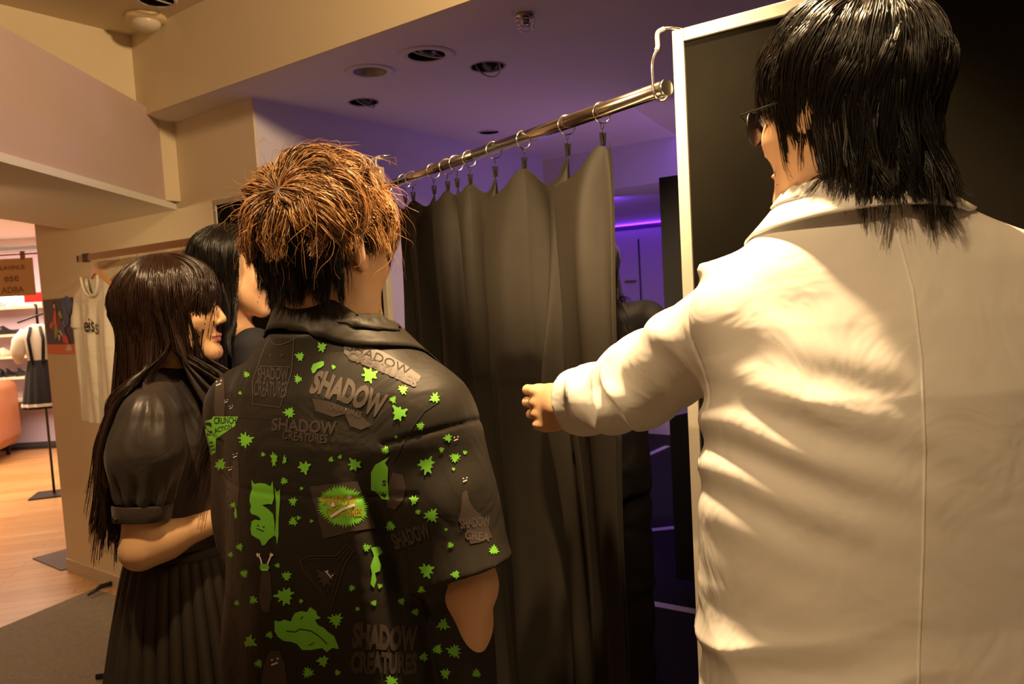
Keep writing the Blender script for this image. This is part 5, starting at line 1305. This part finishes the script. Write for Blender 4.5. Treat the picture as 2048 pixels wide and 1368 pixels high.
def build_girl_front():
    s = Person((-.795, 1.735), -1.12, 1.615, 'person with very long dark brown hair in a puff-sleeved blouse and pleated skirt', fem=1.,
               head=(-.758, 1.69, 1.508), hyaw=-1.50, hpitch=.03, hroll=0., ear=.014, hs=1.03,
               arms={'R': [at(294, 830, 1.570), at(282, 1100, 1.53), at(448, 1034, 1.64)], 'L': [(-.735, 1.86, 1.29), (-.68, 1.87, 1.03), (-.56, 1.80, 1.0)]},
               hands={'R': (np.array([1, .35, .1]), np.array([.2, -1, .2]), (.5, .7, .4))})
    M['skinlight'] = mat('skin_light', (.80, .50, .28), .45, sss=.15, bump=.1, bscale=260, bdist=.0005, var=.04, vscale=30)
    s.armg = .97; s.build_body(.0034, M['skinlight'])
    A, B, C = s.arms['R']; A2, B2, C2 = s.arms['L']; S = s.S
    M['satin'] = mat('black_satin', (.040, .031, .026), .42, bump=.05, bscale=600, wrinkle=.35, spec=.5, sheen=.1)
    M['skirtcloth'] = mat('black_skirt_cloth', (.028, .021, .015), .7, bump=.2, bscale=700, bdist=.0005)
    def puff(q, A_, B_):
        L_ = float(np.linalg.norm(B_-A_)); t = axis_t(q, A_, B_); u = (B_-A_)/L_; mid = A_+u*L_*.30
        a0 = A_+u*.0; e = A_+u*L_*.66
        d = d_cone(q, A_+u*.01, mid, .060, .072); d = smin(d, d_cone(q, mid, e-u*.025, .072, .060), .05)
        # gathers that run into the cuff and from the seam
        w = q-np.asarray(A_, F32); ax = np.asarray(u, F32); v1 = unit(np.cross(u, [0, 1., .1])); v2 = np.cross(u, v1)
        an = np.arctan2(w@v1.astype(F32), w@v2.astype(F32)); g = np.exp(-((t-.64)/.16)**2)+.35*np.exp(-((t+.02)/.18)**2)
        d = d+F32(.0065)*g*np.sin(an*11+vnoise(q, 14., 3)*2)+F32(.008)*vnoise(q, 9., 12)
        return smax(d, ((t-.68)*L_).astype(F32), .01), t, L_
    def blouse(P):
        q = P; zs = np.array([.90, .945, 1.0, 1.10, 1.20, 1.28, 1.33, 1.37])
        d = prof(q, zs, [.126, .134, .146, .146, .140, .125, .095, .060], [.108, .118, .130, .133, .128, .105, .080, .055], cy=[.0]*8, pw=2.2)
        nz = vnoise(q*np.array([1, 1, .5], F32), 9., 2); d = d+F32(.006)*nz+F32(.003)*np.sin(q[:, 0]*60+nz*4)*np.clip((1.1-q[:, 2])/.12, 0, 1)
        for a, sg in ((A, 1), (A2, -1)): d = smin(d, d_cone(q, (sg*.04, -.005, 1.345), a, .040, .050), .04)
        for A_, B_ in ((A, B), (A2, B2)): d = smin(d, puff(q, A_, B_)[0], .010)
        return smax(d, -d_cone(q, (0, .01, 1.32), (0, .03, 1.45), .040, .06), .005)
    pts = np.array([A, B, A2, B2]); lo = np.minimum(pts.min(0)-.12, [-.2, -.18, .9]); hi = np.maximum(pts.max(0)+.12, [.2, .18, 1.42]); lo[2] = .89; hi[2] = 1.42
    s.cloth('blouse', blouse, lo, hi, .0042, M['satin'])
    for A_, B_ in ((A, B), (A2, B2)):
        L_ = float(np.linalg.norm(B_-A_)); u = (B_-A_)/L_; c0_ = A_+u*L_*.66
        cb = MB(); cb.tube([c0_, c0_+u*.004, c0_+u*.030, c0_+u*.034], [.0575, .0595, .056, .054], 40, caps=False)
        cb.tube([c0_+u*.034, c0_+u*.0345, c0_+u*.006], [.054, .0515, .0505], 40, caps=False)
        co = cb.build('sleeve_cuff', M['satin'], s.root)
        bw_ = s.R.T@unit(np.array([-.55, -.83, 0])); MB().tube([c0_+u*.018+bw_*.055, c0_+u*.018+bw_*.0615], .0062, 16).build('cuff_button', M['black_metal'], co)
    # pleated skirt
    nU, nV = 420, 40; V = np.zeros((nU, nV, 3))
    for i in range(nU):
        a = 2*math.pi*i/nU
        for j in range(nV):
            t = j/(nV-1); z = .945-t*.52; pl = (abs(math.sin(a*17+.6*math.sin(a*3)))-.5)*(.006+.026*t)+.012*t*math.sin(a*5+1)
            r = 1; ax_ = .140+.115*t**.75+pl; by = .118+.105*t**.75+pl
            V[i, j] = (ax_*math.cos(a), by*math.sin(a), z)
    sk = link('pleated_skirt', poly_mesh('skirt', V.reshape(-1, 3), grid_faces(nU, nV, True)), M['skirtcloth'], s.root, smooth=True); md = sk.modifiers.new('t', 'SOLIDIFY'); md.thickness = .003
    MB().lathe([(1, -.0)]) if False else None
    wb = MB(); n = 60
    Vw = [((.138+.004*(k % 2 == 1 or k == 2)*1)*math.cos(2*math.pi*i/n), (.116+.004*(k in (1, 2)))*math.sin(2*math.pi*i/n), z) for k, z in enumerate((.962, .958, .928, .924)) for i in range(n)]
    wb.add(Vw, [(k*n+i, k*n+(i+1) % n, (k+1)*n+(i+1) % n, (k+1)*n+i)[::-1] for k in range(3) for i in range(n)], 0, True); wb.build('waistband', M['skirtcloth'], s.root)
    trousers_shoes(s, skirt=True)
    def col(P): return smin(blouse(P), s.body_sdf(P), .01)
    long_hair(s, M['hair_darkbrown'], 31, blouse, L=.57, front=.25, n=11000, sweep=.30, sy=.06, split=(1.43, 1.30, .12, .105))
    return s
def build_girl_back():
    s = Person((-.770, 2.13), -1.05, 1.70, 'person with straight black bobbed hair in dark clothes, standing behind the brown-haired man', fem=1.,
               head=(-.750, 2.075, 1.605), hyaw=-1.25, hpitch=-.12, hroll=0, ear=.014)
    s.build_body(.0042)
    M['navy'] = mat('navy_cloth', (.012, .013, .020), .8, wrinkle=.3)
    S = s.S
    def top(P):
        q = P/F32(S); zs = np.array([.86, .95, 1.05, 1.2, 1.32, 1.38, 1.425]); d = prof(q, zs, [.175, .172, .165, .17, .165, .14, .075], [.125, .125, .122, .12, .115, .095, .068], pw=2.3)
        for sd in 'LR':
            a, b, c = [x/S for x in s.arms[sd]]; d = smin(d, smin(d_cone(q, a, b, .058, .050), d_cone(q, b, b+(c-b)*.92, .050, .042), .02), .03)
        return (d+F32(.004)*vnoise(q, 9., 2))*F32(S)
    s.cloth('dark_top', top, np.array([-.32, -.2, .84])*S, np.array([.32, .22, 1.47])*S, .006, M['navy'])
    trousers_shoes(s, M['navy'])
    long_hair(s, M['hair_black'], 41, top, L=.40, front=.34, n=5500, fr=(.22, .80), sweep=1.)
    return s
def build_far_person():
    c = at(1180, 600, 2.62)
    s = Person((c[0], 2.62), -.15, 1.68, 'person in black clothes in the violet room, half hidden behind the curtain edge',
               arms={k: [p, p+np.array([0, .03, -.27]), p+np.array([-.05 if k == 'R' else .05, .22, -.30])] for k, p in (('L', np.array([c[0]-.185, 2.64, 1.375])), ('R', np.array([c[0]+.185, 2.60, 1.375])))})
    s.build_body(.006)
    S = s.S
    def top(P):
        q = P/F32(S); zs = np.array([.86, .95, 1.05, 1.2, 1.32, 1.38, 1.425]); d = prof(q, zs, [.19, .185, .18, .185, .185, .15, .075], [.13, .13, .125, .125, .12, .10, .07], pw=2.3)
        for sd in 'LR':
            a, b, c = [x/S for x in s.arms[sd]]; d = smin(d, smin(d_cone(q, a, b, .068, .062), d_cone(q, b, b+(c-b)*.95, .062, .056), .02), .03); d = smin(d, d_cone(q, (0, -.01, 1.41), a, .066, .066), .03)
        return smin((d+F32(.004)*vnoise(q, 9., 2))*F32(S), s.neck_cloth(P, .070, 1.46*S), .01)
    s.cloth('black_top', top, np.array([-.34, -.2, .84])*S, np.array([.34, .30, 1.50])*S, .007, M['trouser'])
    trousers_shoes(s, b=(.150, .155, .135))
    def mask(D): return ~((D[:, 1] > .45) & (D[:, 2] < .5)) & (D[:, 2] > -.6)
    P, _ = strands(s, 2500, 51, mask, lambda D, r: .40+0*D[:, 0], K=18, whorl=(0, -.02, .12), swirl=.1, layer=(.10, .30), grav=(.3, 1), clumps=100, clump=.4, collide=top)
    Vc, Fc = cap_mesh(s, mask, 1.06); v, f = tubes_mesh(P, .0009); join_parts('hair', [(Vc, Fc, 0), (v, f, 0)], [M['hair_black']], s.root)
import time
def _t(n, f):
    t = time.time(); r = f(); print('built', n, round(time.time()-t, 1)); return r
_t('coat', build_coat_man); _t('shirt', build_shirt_man); _t('girl1', build_girl_front); _t('girl2', build_girl_back); _t('far', build_far_person)
